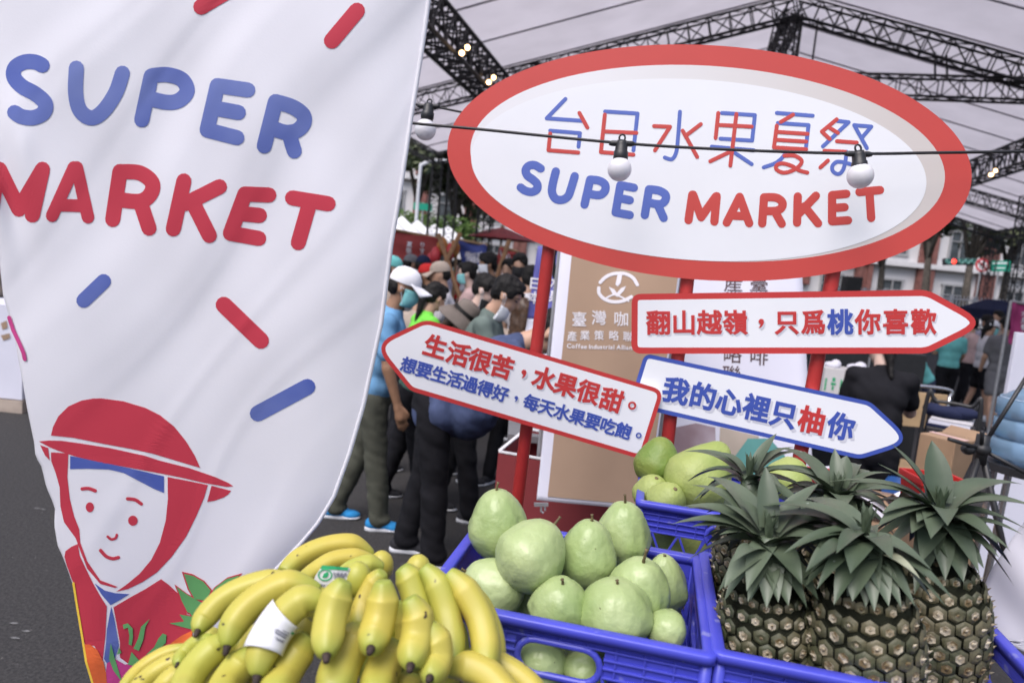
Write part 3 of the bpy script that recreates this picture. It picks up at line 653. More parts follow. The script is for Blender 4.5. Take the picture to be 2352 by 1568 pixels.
# ------------------------------------------------------------------ pomelos
POM = mat('pomelo_peel', (.27, .34, .085), .5, .1, 8, bump=.35, bscale=160, col2=(.37, .42, .14), lo=.35, hi=.7)
POMG = mat('pomelo_green_peel', (.16, .24, .045), .5, .1, 8, bump=.35, bscale=160, col2=(.28, .30, .07))
GP = 'pomelos in the crate behind the guavas'
for i, (l_, u, v, w, h, d, t, m_, pr) in enumerate([
 ('green pomelo with a yellow streak in the left corner of its crate', 1512, 1058, 104, 110, 1.50, (14, 0), POMG, .7),
 ('biggest pale yellow pomelo with a long neck', 1612, 1090, 150, 176, 1.42, (38, 0), POM, .95),
 ('small pomelo at the front rim beside the biggest one', 1497, 1130, 72, 74, 1.42, (10, 30), POM, .5),
 ('lopsided small pomelo touching the front rim of the crate', 1533, 1148, 78, 76, 1.37, (20, 40), POM, .6),
 ('yellow pomelo behind the pineapple leaves at the right', 1812, 1098, 92, 84, 1.45, (20, 0), POM, .6),
 ('pomelo low in the crate seen through its lattice', 1560, 1240, 120, 90, 1.43, (0, 10), POMG, .5),
 ('pomelo low in the crate under the pineapple leaves', 1690, 1200, 120, 110, 1.46, (0, 10), POM, .5)]):
    fruit('pomelo', l_, 'pomelo', GP, u, v, w * (1.22 if w < 100 else 1.06), h * (1.22 if w < 100 else 1.06), d, t, m_, 0, i * 2.3 + 1, pear=pr, ribs=5, rib=.012, lump=.05, calyx=(i != 1))

# ------------------------------------------------------------------ bananas
BAN = mat('banana_peel', (.50, .41, .07), .46, .1, 7, bump=.06, bscale=40, col2=(.45, .415, .075), lo=.35, hi=.65)
BANG = mat('greenish_banana_peel', (.38, .40, .065), .46, .1, 6, bump=.06, bscale=40, col2=(.49, .41, .07), lo=.35, hi=.65)
for m_ in (BAN, BANG): 
    spots(m_, 55, .715, (.05, .03, .015), .02); spots(m_, 16, .66, (.36, .23, .05), .14)
    def _tip(n, l, src):
        at_ = n.new('ShaderNodeAttribute'); at_.attribute_name = 'greenness'; mx = n.new('ShaderNodeMix'); mx.data_type = 'RGBA'; mx.inputs[7].default_value = (.22, .31, .045, 1)
        l.new(at_.outputs['Fac'], mx.inputs[0]); l.new(src, mx.inputs[6]); return mx.outputs[2]
    ramp_over(m_, _tip)
BTIP = mat('dark_banana_tip', (.035, .022, .018), .8, .3, 90)
bz = lambda a: [(254.8 + .41667 * x, 1176 + .41667 * y) for x, y in a]
def bunch(label, items, crown):
    pc = P(*crown); T = thing('banana_bunch', label, 'banana bunch', pc, 'hands of bananas piled up in front')
    out = []
    for pts, w, d0, d1, tip, g in items:
        q = bz(pts); k = len(q); pts3 = [P(u, v, d0 + (d1 - d0) * (i / (k - 1)) + .012 * math.sin(math.pi * i / (k - 1))) for i, (u, v) in enumerate(q)]
        sp = cat([tuple(p) for p in pts3], n=8); n = len(sp); dm = (d0 + d1) / 2; R_ = w / 2 * .41667 / FPX * dm * 1.2
        rad = []
        for i in range(n):
            t = i / (n - 1)
            r = min(1, .45 + 2.2 * t) if t < .25 else 1.0
            if t > .72: r = 1 - .72 * ((t - .72) / .28) ** 2.1
            if not tip and t > .72: r = 1 - .3 * ((t - .72) / .28) ** 2
            rad.append(R_ * r)
        mb = MB(); mb.tube(sp, rad, 10, cap=True)
        # five soft faces: pull the section towards a pentagon
        nn = 10
        for i in range(n):
            c = Vector(sp[i])
            for j in range(nn):
                if j % 2: 
                    p = Vector(mb.v[i * nn + j]); mb.v[i * nn + j] = tuple(c + (p - c) * .85)
        b = mb.build('banana', BANG if g else BAN, T, True); at_ = b.data.attributes.new('greenness', 'FLOAT', 'POINT')
        at_.data.foreach_set('value', [max(0, .75 * (1 - (i // nn) / (n - 1) / .22)) + max(0, .6 * ((i // nn) / (n - 1) - .78) / .22) for i in range(len(b.data.vertices))]); sb = b.modifiers.new('smooth', 'SUBSURF'); sb.levels = 1; sb.render_levels = 1
        if tip:
            e = Vector(sp[-1]); dr = (e - Vector(sp[-3])).normalized()
            mb = MB(); mb.tube([e - dr * .002, e + dr * .0035, e + dr * .007, e + dr * .0085], [rad[-1] * .95, rad[-1] * .66, rad[-1] * .62, rad[-1] * .3], 9); mb.build('blossom_tip', BTIP, b, True)
        out.append((b, sp, R_))
    mb = MB(); mb.ell(pc, (.016, .016, .02)); mb.build('crown', BTIP if False else BANG, T, True)
    return T, out
bunch('hand of long bananas at the back of the pile with a printed sticker', [
  ([(1440, 240), (1330, 178), (1180, 192), (1040, 255), (950, 340)], 112, .86, .80, 0, 0), ([(1470, 275), (1350, 252), (1220, 270), (1110, 340), (1040, 400)], 104, .83, .77, 0, 0), ([(1500, 310), (1425, 290), (1330, 320), (1260, 380), (1190, 440)], 112, .80, .75, 0, 1)], (875, 1300, .85))
bL, iL = bunch('hand of bananas at the left with a white label round one', [
  ([(1080, 400), (920, 378), (760, 410), (620, 480), (515, 590), (478, 655)], 130, .74, .70, 1, 0), ([(1150, 440), (1010, 395), (890, 430), (760, 520), (675, 630), (640, 742)], 158, .715, .675, 1, 1), ([(1180, 500), (1080, 480), (980, 545), (895, 655), (835, 780), (805, 905)], 176, .68, .64, 1, 0)], (730, 1385, .74))
bunch('hand of short bananas hanging at the middle of the pile', [
  ([(1290, 375), (1250, 460), (1215, 570), (1195, 690), (1188, 790)], 176, .675, .63, 1, 0), ([(1500, 330), (1450, 400), (1390, 520), (1370, 640)], 120, .735, .71, 0, 0), ([(1500, 375), (1500, 480), (1480, 590), (1450, 690), (1432, 752)], 178, .685, .645, 1, 0), ([(1640, 470), (1690, 570), (1690, 680), (1668, 770), (1652, 845)], 178, .68, .64, 1, 0), ([(1740, 620), (1795, 700), (1805, 800), (1780, 870), (1758, 912)], 165, .675, .64, 1, 0)], (820, 1330, .75))
bunch('hand of greenish bananas curving down at the right of the pile', [
  ([(1600, 300), (1650, 380), (1690, 520), (1710, 680)], 150, .765, .73, 0, 1), ([(1720, 300), (1800, 400), (1850, 550), (1875, 700), (1875, 840)], 150, .76, .70, 0, 1), ([(1855, 330), (1950, 430), (2030, 570), (2065, 720), (2060, 860)], 160, .76, .70, 0, 0), ([(1960, 380), (2060, 540), (2115, 700), (2125, 870)], 110, .79, .74, 0, 0), ([(1880, 560), (1920, 680), (1930, 800), (1920, 900)], 100, .765, .73, 0, 1)], (960, 1310, .82))
bunch('row of bananas at the bottom edge below the labelled one', [
  ([(1380, 620), (1320, 730), (1260, 860), (1225, 1020)], 215, .70, .63, 0, 0), ([(1100, 680), (1010, 790), (935, 920), (890, 1040)], 200, .69, .63, 0, 0), ([(1560, 690), (1520, 800), (1480, 910), (1450, 1030)], 196, .70, .64, 0, 0), ([(660, 690), (540, 780), (440, 900), (380, 1040)], 165, .70, .64, 0, 1), ([(780, 760), (700, 860), (630, 960), (590, 1060)], 180, .69, .63, 0, 1), ([(1660, 880), (1640, 960), (1600, 1060)], 150, .71, .67, 0, 0), ([(1000, 640), (880, 740), (780, 880), (700, 1040)], 170, .72, .68, 0, 0)], (800, 1480, .76))
bunch('hand of bananas deep inside the pile, seen in the gaps', [
  ([(1180, 400), (1120, 520), (1060, 640), (1020, 760)], 190, .80, .76, 0, 0), ([(1330, 480), (1300, 600), (1270, 720), (1260, 840)], 190, .78, .74, 0, 0), ([(1480, 560), (1480, 680), (1460, 800), (1440, 900)], 190, .78, .74, 0, 1), ([(1620, 480), (1640, 620), (1640, 760), (1620, 900)], 190, .79, .75, 0, 0), ([(1800, 640), (1830, 760), (1830, 880), (1810, 1000)], 200, .79, .75, 0, 0), ([(900, 600), (820, 720), (760, 840), (720, 960)], 190, .79, .75, 0, 1), ([(760, 700), (620, 800), (520, 900), (440, 1010)], 190, .80, .76, 0, 0), ([(1960, 760), (2000, 860), (2010, 960), (2000, 1060)], 190, .80, .76, 0, 0), ([(560, 800), (440, 880), (330, 960), (240, 1040)], 170, .80, .76, 0, 0)], (800, 1400, .86))
bunch('hand of thin bananas low at the left beside the flag', [
  ([(560, 690), (460, 725), (395, 790), (368, 835)], 84, .70, .68, 1, 1), ([(420, 740), (280, 790), (160, 870), (60, 980)], 84, .74, .70, 0, 0), ([(450, 790), (300, 850), (190, 930), (110, 1040)], 110, .72, .68, 0, 0), ([(430, 860), (340, 920), (270, 1000), (220, 1060)], 130, .70, .66, 0, 0)], (480, 1480, .76))
bunch('pair of bananas lying in the bottom corner by the guava crate', [
  ([(1840, 860), (1960, 850), (2080, 900), (2180, 1010), (2230, 1080)], 170, .70, .66, 0, 0), ([(1930, 830), (2080, 820), (2210, 880), (2310, 960), (2380, 1060)], 140, .74, .70, 0, 0)], (1020, 1520, .78))
STK = mat('white_sticker', (.76, .76, .79), .4, .01, 10); GRN = mat('green_ink', (.03, .38, .16), .5, .05, 10); INK = mat('grey_ink', (.20, .20, .26), .5, .05, 10)
def wrap(u, v, off):                           # label wrapped round banana 6
    return None
b6, sp6, r6 = iL[2]
def round_label(bn, sp, R_, t0, t1, half, a0, parent, marks=True):
    n = len(sp); i0, i1 = int(t0 * (n - 1)), int(t1 * (n - 1)); K = 10
    def at(t, a, lift):
        x = t * (n - 1); i = min(n - 2, int(x)); c = Vector(sp[i]).lerp(Vector(sp[i + 1]), x - i); tg = (Vector(sp[i + 1]) - Vector(sp[i])).normalized()
        tc = (CAM - c); tc = (tc - tg * tc.dot(tg)).normalized(); sd_ = tg.cross(tc)
        return c + (tc * math.cos(a) + sd_ * math.sin(a)) * (R_ * 1.03 + lift)
    mb = MB(); A = [(t0 + (t1 - t0) * i / 8) for i in range(9)]
    vs = [at(t, a0 + half * (2 * j / K - 1), .0006) for t in A for j in range(K + 1)]
    mb.add(vs, [(i * (K + 1) + j, i * (K + 1) + j + 1, (i + 1) * (K + 1) + j + 1, (i + 1) * (K + 1) + j) for i in range(8) for j in range(K)])
    st = mb.build('sticker', STK, parent, True); sl = st.modifiers.new('thick', 'SOLIDIFY'); sl.thickness = .0004
    return st, at
st, at6 = round_label(b6, sp6, r6, .42, .79, 1.35, .1, b6)
mb = MB(); mk = MB()
for q, (ta, a0_, a1_) in enumerate([(.535, -.75, -.35), (.56, -.75, -.1), (.575, -.75, -.0), (.59, -.72, -.05), (.605, -.74, -.1), (.65, -.75, -.2), (.66, -.75, -.3)]):
    mk.tube([at6(ta, a0_ + (a1_ - a0_) * i / 6, .0012) for i in range(7)], .0004, 4)
mk.build('sticker_print', INK, st)
mb.add([at6(t, a, .0013) for t, a in ((.505, -1.1), (.505, -.85), (.53, -.85), (.53, -1.1))], [(0, 1, 2, 3)]); mb.build('sticker_band', GRN, st)
back = [o for o in bpy.data.objects if o.name.startswith('banana_bunch')][0]
# printed sticker lying across the two back bananas
def stick(u, v, lift=0.0):
    d = .735 + .00010 * abs(u - 775) + .0004 * max(0, u - 800); return P(u, v, d - lift)
mb = MB(); out = bz([(1165, 292), (1245, 300), (1310, 304), (1360, 335), (1398, 375), (1360, 450), (1290, 425), (1160, 435), (1112, 390), (1130, 345)])
fill(mb, out, stick, 0, step=6); sk = mb.build('sticker', STK, back); sl = sk.modifiers.new('thick', 'SOLIDIFY'); sl.thickness = .0004
mb = MB(); fill(mb, bz([(1165, 291), (1310, 303), (1305, 320), (1152, 310)]), stick, .0012, step=6); stroke(mb, bz([(1180 + 36 * math.cos(t * .2618), 345 + 30 * math.sin(t * .2618)) for t in range(25)]), 3.2, stick, lift=.0012, dome=.0003, step=2)
fill(mb, bz([(1165, 360), (1172, 338), (1196, 325), (1200, 342), (1190, 358)]), stick, .0012, step=6); mb.build('sticker_print', GRN, sk)
mb = MB()
for k, (x, y) in enumerate(((1232, 338), (1252, 340), (1272, 342), (1292, 342), (1238, 356), (1258, 357), (1278, 357), (1140, 400), (1158, 402), (1176, 403), (1196, 405))):
    u, v = bz([(x, y)])[0]; put_char(mb, '有機農產品認證香蕉水果'[k], u, v, 8.5, .06, stick, .02, .0002, .001)
for y in (332, 346, 360):
    stroke(mb, bz([(1320, y), (1352, y + 8)]), 1.4, stick, lift=.0012, dome=.0002, step=4)
mb.build('sticker_print', INK, sk)

# ------------------------------------------------------------------ pineapples
PB = mat('pineapple_groove', (.012, .013, .008), .95, .3, 40, spec=.1)
PG = mat('pineapple_eye_green', (.045, .052, .024), .55, .4, 25, bump=.4, bscale=120, col2=(.12, .105, .058))
PY = mat('pineapple_eye_pale', (.14, .10, .045), .6, .4, 75, bump=.5, bscale=160, col2=(.50, .44, .33), lo=.4, hi=.6)
spots(PY, 60, .60, (.13, .09, .045), .05)
LEAF = mat('pineapple_leaf', (.052, .076, .044), .42, .2, 9, bump=.12, bscale=40, col2=(.118, .148, .098), lo=.3, hi=.75)
spots(LEAF, 100, .74, (.30, .33, .30), .05)
LEAFP = mat('pale_striped_leaf', (.34, .36, .25), .5, .3, 20)
def pineapple(label, C0, cw, top, Rb, hb, tips, lean, seed, filler=30):
    """C0 = crown centre (u,v,d); top = body top offset; Rb body radius; hb height"""
    rg = random.Random(seed); cc = P(*C0)
    ax = Vector((lean[0], lean[1], 1)).normalized(); R = ax.to_track_quat('Z', 'Y').to_matrix()
    topc = cc - ax * top; base = topc - ax * hb
    T = thing('pineapple', label, 'pineapple', base, 'pineapples in the blue crate')
    def prof(t):                                # t 0 bottom .. 1 top
        return Rb * (1 - abs(2 * (t - .47)) ** 3.2 * .62) * math.sqrt(max(0.0, 1 - max(0, (t - .93) / .07) ** 2 * .5))
    mb = MB(); mb.lathe([(0, 0)] + [(prof(i / 20) * .97, hb * i / 20) for i in range(21)] + [(0, hb)], base, R, 28, 0)
    rows = 12; ne = 18; 
    for r in range(rows):
        t = (r + .5) / rows
        for k in range(ne):
            th = 2 * math.pi * (k + .5 * (r % 2) + .10 * r) / ne + rg.uniform(-.025, .025); tt = t + rg.uniform(-.008, .008)
            rr = prof(tt); er = rr * math.pi / ne * 1.17; n_ = Vector((math.cos(th), math.sin(th), .25 * (tt - .5) * 4 * .3)).normalized()
            c = Vector((rr * math.cos(th) * .975, rr * math.sin(th) * .975, tt * hb)); tx = Vector((-math.sin(th), math.cos(th), 0)); ty = n_.cross(tx)
            prev = None; rings = []
            for q, (k_, hgt) in enumerate(((1.0, -.0022), (.90, .0014), (.70, .0034), (.50, .0044), (.20, .0036))):
                ring = []
                for j in range(6):
                    a = 2 * math.pi * j / 6 + math.pi / 6
                    jit = 1 + rg.uniform(-.06, .06)
                    off = ty * (-.06 * er * (1 - k_))
                    ring.append(base + R @ (c + tx * (math.cos(a) * er * k_ * jit) + ty * (math.sin(a) * er * .98 * k_ * jit) + off + n_ * (hgt + rg.uniform(-.0005, .0005))))
                rings.append(ring)
            vs = [p for ring in rings for p in ring]
            for q in range(4):
                mb.add(rings[q] + rings[q + 1], [(j, (j + 1) % 6, 6 + (j + 1) % 6, 6 + j) for j in range(6)], (0, 1, 1, 2)[q] if rg.random() > .18 or q < 3 else 1)
            tip = base + R @ (c + ty * (.30 * er) + n_ * (.0078 + rg.uniform(0, .003)))
            mb.add(rings[4] + [tip], [(j, (j + 1) % 6, 6) for j in range(6)], 2)
    mb.build('body', [PB, PG, PY], T, True)
    mb = MB()
    def leaf(p0, p1, w, sag, m=0, up0=None):
        d_ = p1 - p0; L = d_.length; side0 = d_.cross(FW); 
        ctrl = p0 + (up0 if up0 is not None else ax) * (L * sag) + d_ * .30
        N = 12; rows_ = []
        for i in range(N + 1):
            t = i / N; p = p0 * (1 - t) ** 2 + ctrl * 2 * t * (1 - t) + p1 * t * t
            tg = ((ctrl - p0) * (1 - t) + (p1 - ctrl) * t).normalized()
            outw = (p - (cc - ax * .10)).normalized(); sd_ = tg.cross(outw); sd_ = sd_.normalized() if sd_.length > .05 else tg.orthogonal().normalized()
            nn = sd_.cross(tg).normalized()
            wt = w * 1.32 * (.78 + .85 * t - .6 * t * t) * (1 - t ** 3.2) if t < 1 else 0; wt = max(wt, .0004)
            cur = .13
            rows_.append([p - sd_ * wt * .5 + nn * wt * cur, p - sd_ * wt * .26 + nn * wt * cur * .3, p, p + sd_ * wt * .26 + nn * wt * cur * .3, p + sd_ * wt * .5 + nn * wt * cur])
        mb.add([q for r_ in rows_ for q in r_], [(i * 5 + j, i * 5 + j + 1, (i + 1) * 5 + j + 1, (i + 1) * 5 + j) for i in range(N) for j in range(4)], m)
    for tp in tips:
        x, y, w = tp[:3]; u, v = 1450.4 + .38745 * x, 960.4 + .38745 * y; down = v - C0[1]
        dd = tp[3] if len(tp) > 3 else (-.055 if down > 40 else (.0 if down > -40 else .03))
        p1 = P(u, v, C0[2] + dd); sag = .42 if down > 60 else (.28 if down > -60 else .16)
        p0 = cc - ax * (.03 if down > 60 else .005) + (p1 - cc).normalized() * .012
        leaf(p0, p1, w * .38745 / FPX * C0[2] * 1.0, sag, 1 if len(tp) > 4 else 0)
    for k in range(filler):                     # leaves round the far side and the heart
        a = rg.uniform(0, 2 * math.pi); el_ = rg.uniform(-1.0, .25); L = cw * rg.uniform(.8, 1.15)
        dirv = Vector((math.cos(a) * math.cos(el_), math.sin(a) * math.cos(el_) * 1.0 + .25, math.sin(el_))); leaf(cc - ax * .02, cc + dirv * L, .02 + rg.uniform(0, .010), .35)
    for k in range(6):
        a = k * 1.05 + seed; leaf(cc - ax * .01, cc + Vector((math.cos(a) * .35, math.sin(a) * .35, 1)) * .03, .008, .1)
    mb.tube([topc - ax * .01, cc - ax * .005], [.022, .012], 10)
    mb.build('crown', [LEAF, LEAFP], T, True)
    return T
pineapple('pineapple standing at the left front of its crate', (1766, 1224, .88), .11, .055, .062, .20, [(795, 285, 100), (1110, 385, 95), (1235, 600, 105), (550, 505, 75), (640, 470, 85), (550, 1005, 120), (690, 1085, 82), (800, 1125, 105), (930, 1110, 118), (1108, 1075, 125), (1040, 1120, 88), (520, 690, 65), (600, 850, 90), (870, 1090, 90)], (-.09, 0), 3)
pineapple('pineapple at the middle front with its leaves hanging over its body', (1989, 1212, .83), .11, .055, .0665, .215, [(1130, 690, 85), (1070, 880, 95), (1310, 1085, 150), (1525, 1112, 118), (1712, 950, 70, -.06, 1), (1910, 1075, 120), (1862, 1112, 78), (1310, 585, 60), (1200, 1105, 110), (1440, 1145, 95), (1680, 1112, 88), (1215, 800, 80), (1600, 1120, 90), (1100, 1010, 80)], (-.12, .02), 5)
pineapple('pineapple at the right of the crate with widely spread leaves', (2160, 1166, .93), .13, .06, .068, .21, [(1540, 150, 105), (1780, 130, 125), (1460, 268, 62), (1290, 380, 95), (1460, 640, 125), (1660, 680, 125), (1968, 970, 135), (2238, 770, 112), (2320, 690, 85), (2320, 390, 105), (2330, 495, 72), (2090, 890, 108), (1720, 850, 115), (2180, 825, 105), (1590, 480, 64), (1860, 960, 100)], (-.07, .03), 9)
pineapple('pineapple behind at the left with thin curled leaves', (1722, 1085, 1.04), .12, .05, .058, .20, [(860, 90, 62), (375, 190, 38), (410, 312, 46), (365, 490, 48), (530, 200, 60), (1045, 200, 52), (970, 170, 52), (1040, 335, 62), (510, 655, 74), (560, 645, 74), (622, 605, 62), (900, 430, 62), (700, 640, 62), (450, 420, 50), (760, 600, 70)], (-.15, .05), 13, 9)
pineapple('pineapple at the back of the crate, mostly hidden by leaves', (1923, 1127, 1.05), .12, .05, .062, .20, [(1205, 178, 62), (1277, 220, 94), (1060, 345, 52), (1280, 565, 92), (1545, 325, 42), (1450, 600, 64), (1350, 620, 64), (1010, 520, 64), (1560, 560, 52), (1150, 560, 70)], (-.08, .0), 17)
# white bag bulging beside the pineapple crate
BAG = mat('white_plastic_bag', (.62, .61, .68), .7, .03, 6, bump=.1, bscale=10)
bagsurf = lambda u, v, l=0.0: P(u, v, 1.0 + .006 * math.sin(u * .021 + v * .013) + .0025 * math.sin(u * .04 - v * .03 + 1) + .00035 * (2352 - u) - l)
mb = MB(); fill(mb, cat([(2420, 1120), (2352, 1205), (2318, 1248), (2285, 1300), (2262, 1352), (2246, 1410), (2240, 1440), (2262, 1460), (2300, 1472), (2420, 1505), (2520, 1400), (2520, 1200)], n=4, closed=True), bagsurf, 0, step=12)
o = mb.build('plastic_sheet', BAG, None, True); sl = o.modifiers.new('t', 'SOLIDIFY'); sl.thickness = .012; sl.offset = 0
tag(o, 'folded white plastic sheet hanging at the right edge beside the pineapple crate', 'plastic sheet')
# ------------------------------------------------------------------ ground
ASPH = mat('asphalt', (.014, .0135, .014), .85, .5, 75, bump=.9, bscale=90, col2=(.048, .045, .045), lo=.35, hi=.75)
spots(ASPH, 4, .60, (.022, .02, .021), .25); spots(ASPH, 60, .70, (.15, .14, .135), .06)
PAINT = mat('worn_road_paint', (.55, .55, .56), .8, .25, 12, col2=(.68, .68, .70))
mb = MB(); mb.poly([(-260, -120, 0), (260, -120, 0), (260, 400, 0), (-260, 400, 0)]); tag(mb.build('ground', ASPH), kind='structure')
def line(a, b, w):
    mb = MB(); A = PZ(*a, 0); B = PZ(*b, 0); A.z = B.z = .004; d = (B - A).normalized(); t = Vector((-d.y, d.x, 0)) * (w / 2)
    mb.poly([A - t, B - t, B + t, A + t]); return mb
tag(line((-200, 925), (62, 872), .10).build('road_marking', PAINT), kind='structure')
tag(line((-120, 1040), (46, 850), .08).build('road_marking', PAINT), kind='structure')
mb = MB()
for u, v in ((85, 1168), (98, 1170), (32, 1432), (60, 1450), (35, 1466)):
    c = PZ(u, v, 0); c.z = .004
    mb.poly([c + Vector((.02 * math.cos(k * .9 + u), .006 * math.sin(k * .9 + u) * (1 + .5 * math.sin(k * 3)), 0)) for k in range(7)])
tag(mb.build('paint_scrapes', mat('faint_scrape', (.16, .16, .16), .9, .4, 60)), kind='structure')

# ------------------------------------------------------------------ the big event tent
HM = 4.5; YAW = math.radians(13)
E1 = Vector((math.sin(YAW), math.cos(YAW), 0)); E2 = Vector((math.cos(YAW), -math.sin(YAW), 0))
def TP(al, la, h): return Vector((0, 0, CAM.z)) + E1 * (al * HM) + E2 * (la * HM) + Vector((0, 0, h * HM))
RL, RH, SL = .393, 1.394, .273
def roofh(la): return RH - SL * abs(la - RL)
LAL, LAR = -1.857, 2.786; A0, ALE, ARE = .85, 4.95, 7.2
ROOF = mat('tent_roof_fabric', (.61, .57, .61), .9, .06, 1.0, trans=.55)
SEAM = mat('tent_roof_seam', (.33, .31, .34), .9, .05, 2)
STEEL = mat('pale_steel', (.45, .45, .47), .4, .1, 20, metal=.6)
TENT = thing('event_tent', 'huge white gabled event tent roof on black steel trusses', 'tent', (TP(3, RL, 0)).xy.to_3d())
for nm, la0, la1, ae in (('roof_panel', LAL, RL, ALE), ('roof_panel', RL, LAR, ARE)):
    mb = MB(); n = 40
    for i in range(n + 1):
        al = A0 + (ae - A0) * i / n
        for j in range(13):
            la = la0 + (la1 - la0) * j / 12; mb.v.append(tuple(TP(al, la, roofh(la) + .004 * math.sin(i * 2.1 + j))))
    for i in range(n):
        for j in range(12): mb.f.append([i * 13 + j, i * 13 + j + 1, (i + 1) * 13 + j + 1, (i + 1) * 13 + j]); mb.m.append(0)
    mb.build(nm, ROOF, TENT, True)
    mb = MB(); al = A0
    while al < ae:
        mb.tube([TP(al, la0, roofh(la0) - .010), TP(al, la1, roofh(la1) - .010)], .020, 5); al += .38
    s_ = mb.build('roof_seams', SEAM, TENT); s_['kind'] = 'stuff'
def truss(a, b, w=.30, h=.42, n=12, r=.026, up=None, lace=True):
    a = Vector(a); b = Vector(b); d = (b - a); L = d.length; d.normalize(); u = Vector(up) if up is not None else Vector((0, 0, 1)); u = (u - d * u.dot(d)).normalized(); t = d.cross(u)
    mb = MB(); cs = [(-1, -1), (1, -1), (1, 1), (-1, 1)]
    off = [t * (x * w / 2) + u * (y * h / 2) for x, y in cs]
    for o in off: mb.tube([a + o, b + o], r, 6)
    for f in range(4):
        o0, o1 = off[f], off[(f + 1) % 4]
        for i in range(n):
            p = a + d * (L * i / n); q = a + d * (L * (i + 1) / n)
            mb.tube([p + o0, q + o1] if i % 2 == 0 else [p + o1, q + o0], r * .55, 4, cap=False)
            mb.tube([q + o0, q + o1], r * .5, 4, cap=False)
    return mb
def addtruss(a, b, **k): return truss(a, b, **k).build('truss', BLACKM, TENT)
MLL, MRR = -1.05, 1.836; FA = 3.6
for fa in (FA, ):
    addtruss(TP(fa, LAL, roofh(LAL) - .05), TP(fa, MLL, roofh(MLL) - .05), n=9); addtruss(TP(fa, MLL, roofh(MLL) - .05), TP(fa, RL, RH - .05), n=15, r=.032); addtruss(TP(fa, RL, RH - .05), TP(fa, MRR, roofh(MRR) - .05), n=15, r=.032); addtruss(TP(fa, MRR, roofh(MRR) - .05), TP(fa, LAR, roofh(LAR) - .05), n=12)
addtruss(TP(A0, MLL, roofh(MLL) - .09), TP(FA, MLL, roofh(MLL) - .09), n=34, w=.55, h=.65, r=.045)
addtruss(TP(FA + .1, MLL, roofh(MLL) - .09), TP(ALE, MLL, roofh(MLL) - .09), n=14, w=.5, h=.6)
addtruss(TP(A0, MRR, roofh(MRR) - .09), TP(ARE, MRR, roofh(MRR) - .09), n=60, w=.45, h=.6, r=.036)
addtruss(TP(FA + .05, RL, RH - .06), TP(ALE, RL, RH - .06), n=16, w=.3, h=.4)
addtruss(TP(A0, LAL, roofh(LAL) - .04), TP(ALE, LAL, roofh(LAL) - .04), n=36, w=.25, h=.34)
addtruss(TP(A0, LAR, roofh(LAR) - .04), TP(ARE, LAR, roofh(LAR) - .04), n=50, w=.25, h=.3)
addtruss(TP(ARE, LAR, roofh(LAR) - .04), TP(ARE, RL, roofh(RL) - .04), n=28, w=.25, h=.3)
addtruss(TP(ALE, LAL, roofh(LAL) - .04), TP(ALE, RL, roofh(RL) - .04), n=24, w=.25, h=.34)
addtruss(TP(FA + .02, MLL + .06, 1.0), TP(FA + .02, MRR + .4, 1.0), n=36, w=.3, h=.42)       # tie across the frame
addtruss(TP(5.9, MRR - .1, roofh(MRR) - .07), TP(5.9, LAR, roofh(LAR) - .07), n=14)
for la, h1 in ((-.18, 1.02), (1.02, 1.03), (1.07, 1.03), (.36, 1.0), (.43, 1.0), (.50, 1.02)):
    mb = MB(); mb.tube([TP(FA, la, roofh(la) - .07), TP(FA, la + (.02 if la > .9 else 0), h1)], .022, 6); mb.build('hanger_rod', BLACKM, TENT)
addtruss(TP(FA, RL, RH - .08), TP(FA + .02, RL, 1.05), n=7, w=.22, h=.22, r=.02, up=(0, 1, 0))
addtruss(TP(FA, RL - .05, RH - .08), TP(FA + .6, RL - .05, 1.10), n=8, w=.2, h=.2, r=.02, up=(0, 1, .2))
for al, la in ((ALE - .05, LAL + .03), (ALE - .05, LAL + .16), (ALE + .1, LAL + .42), (ARE - .05, LAR - .03), (ARE - 1.7, LAR - .5), (FA, MLL), (FA, MRR)):
    b = TP(al, la, 0); b.z = 0
    truss(b, TP(al, la, roofh(la) - .06), n=22, w=.32, h=.32, r=.022, up=(0, 1, 0)).build('truss_tower', BLACKM, TENT)
WARM = mat('lit_spot_lens', (.9, .75, .5), .3, .02, 10, emit=(1, .62, .30), es=7)
for i, (u, v, d, lb) in enumerate(((1067, 116, 12.5, 'pair of warm lit spot lamps clamped on the left roof truss'), (1128, 184, 14.5, 'pair of warm lit spot lamps below the corner where the trusses meet'), (2281, 397, 17, 'warm lit spot lamp under the right hand truss'))):
    c = P(u, v, d); T = thing('spot_lamp', lb, 'spot lamp', c, 'small warm spot lamps on the trusses')
    for k in (-1, 1):
        e = c + RT * (.05 * k) + UP * (.05 * k); dr = (CAM - e).normalized(); dr = (dr + Vector((0, 0, -.3))).normalized(); R = dr.to_track_quat('Z', 'Y').to_matrix()
        mb = MB(); mb.lathe([(0, -.16), (.05, -.16), (.06, 0), (.05, .0), (.045, -.01)], e, R, 12); mb.build('housing', BLACKM, T, True)
        mb = MB(); mb.lathe([(0, .002), (.044, .002), (.047, -.006)], e, R, 12); mb.build('lens', WARM, T)
    mb = MB(); mb.tube([c, c + UP * .3], .02, 6); mb.build('bracket', BLACKM, T)

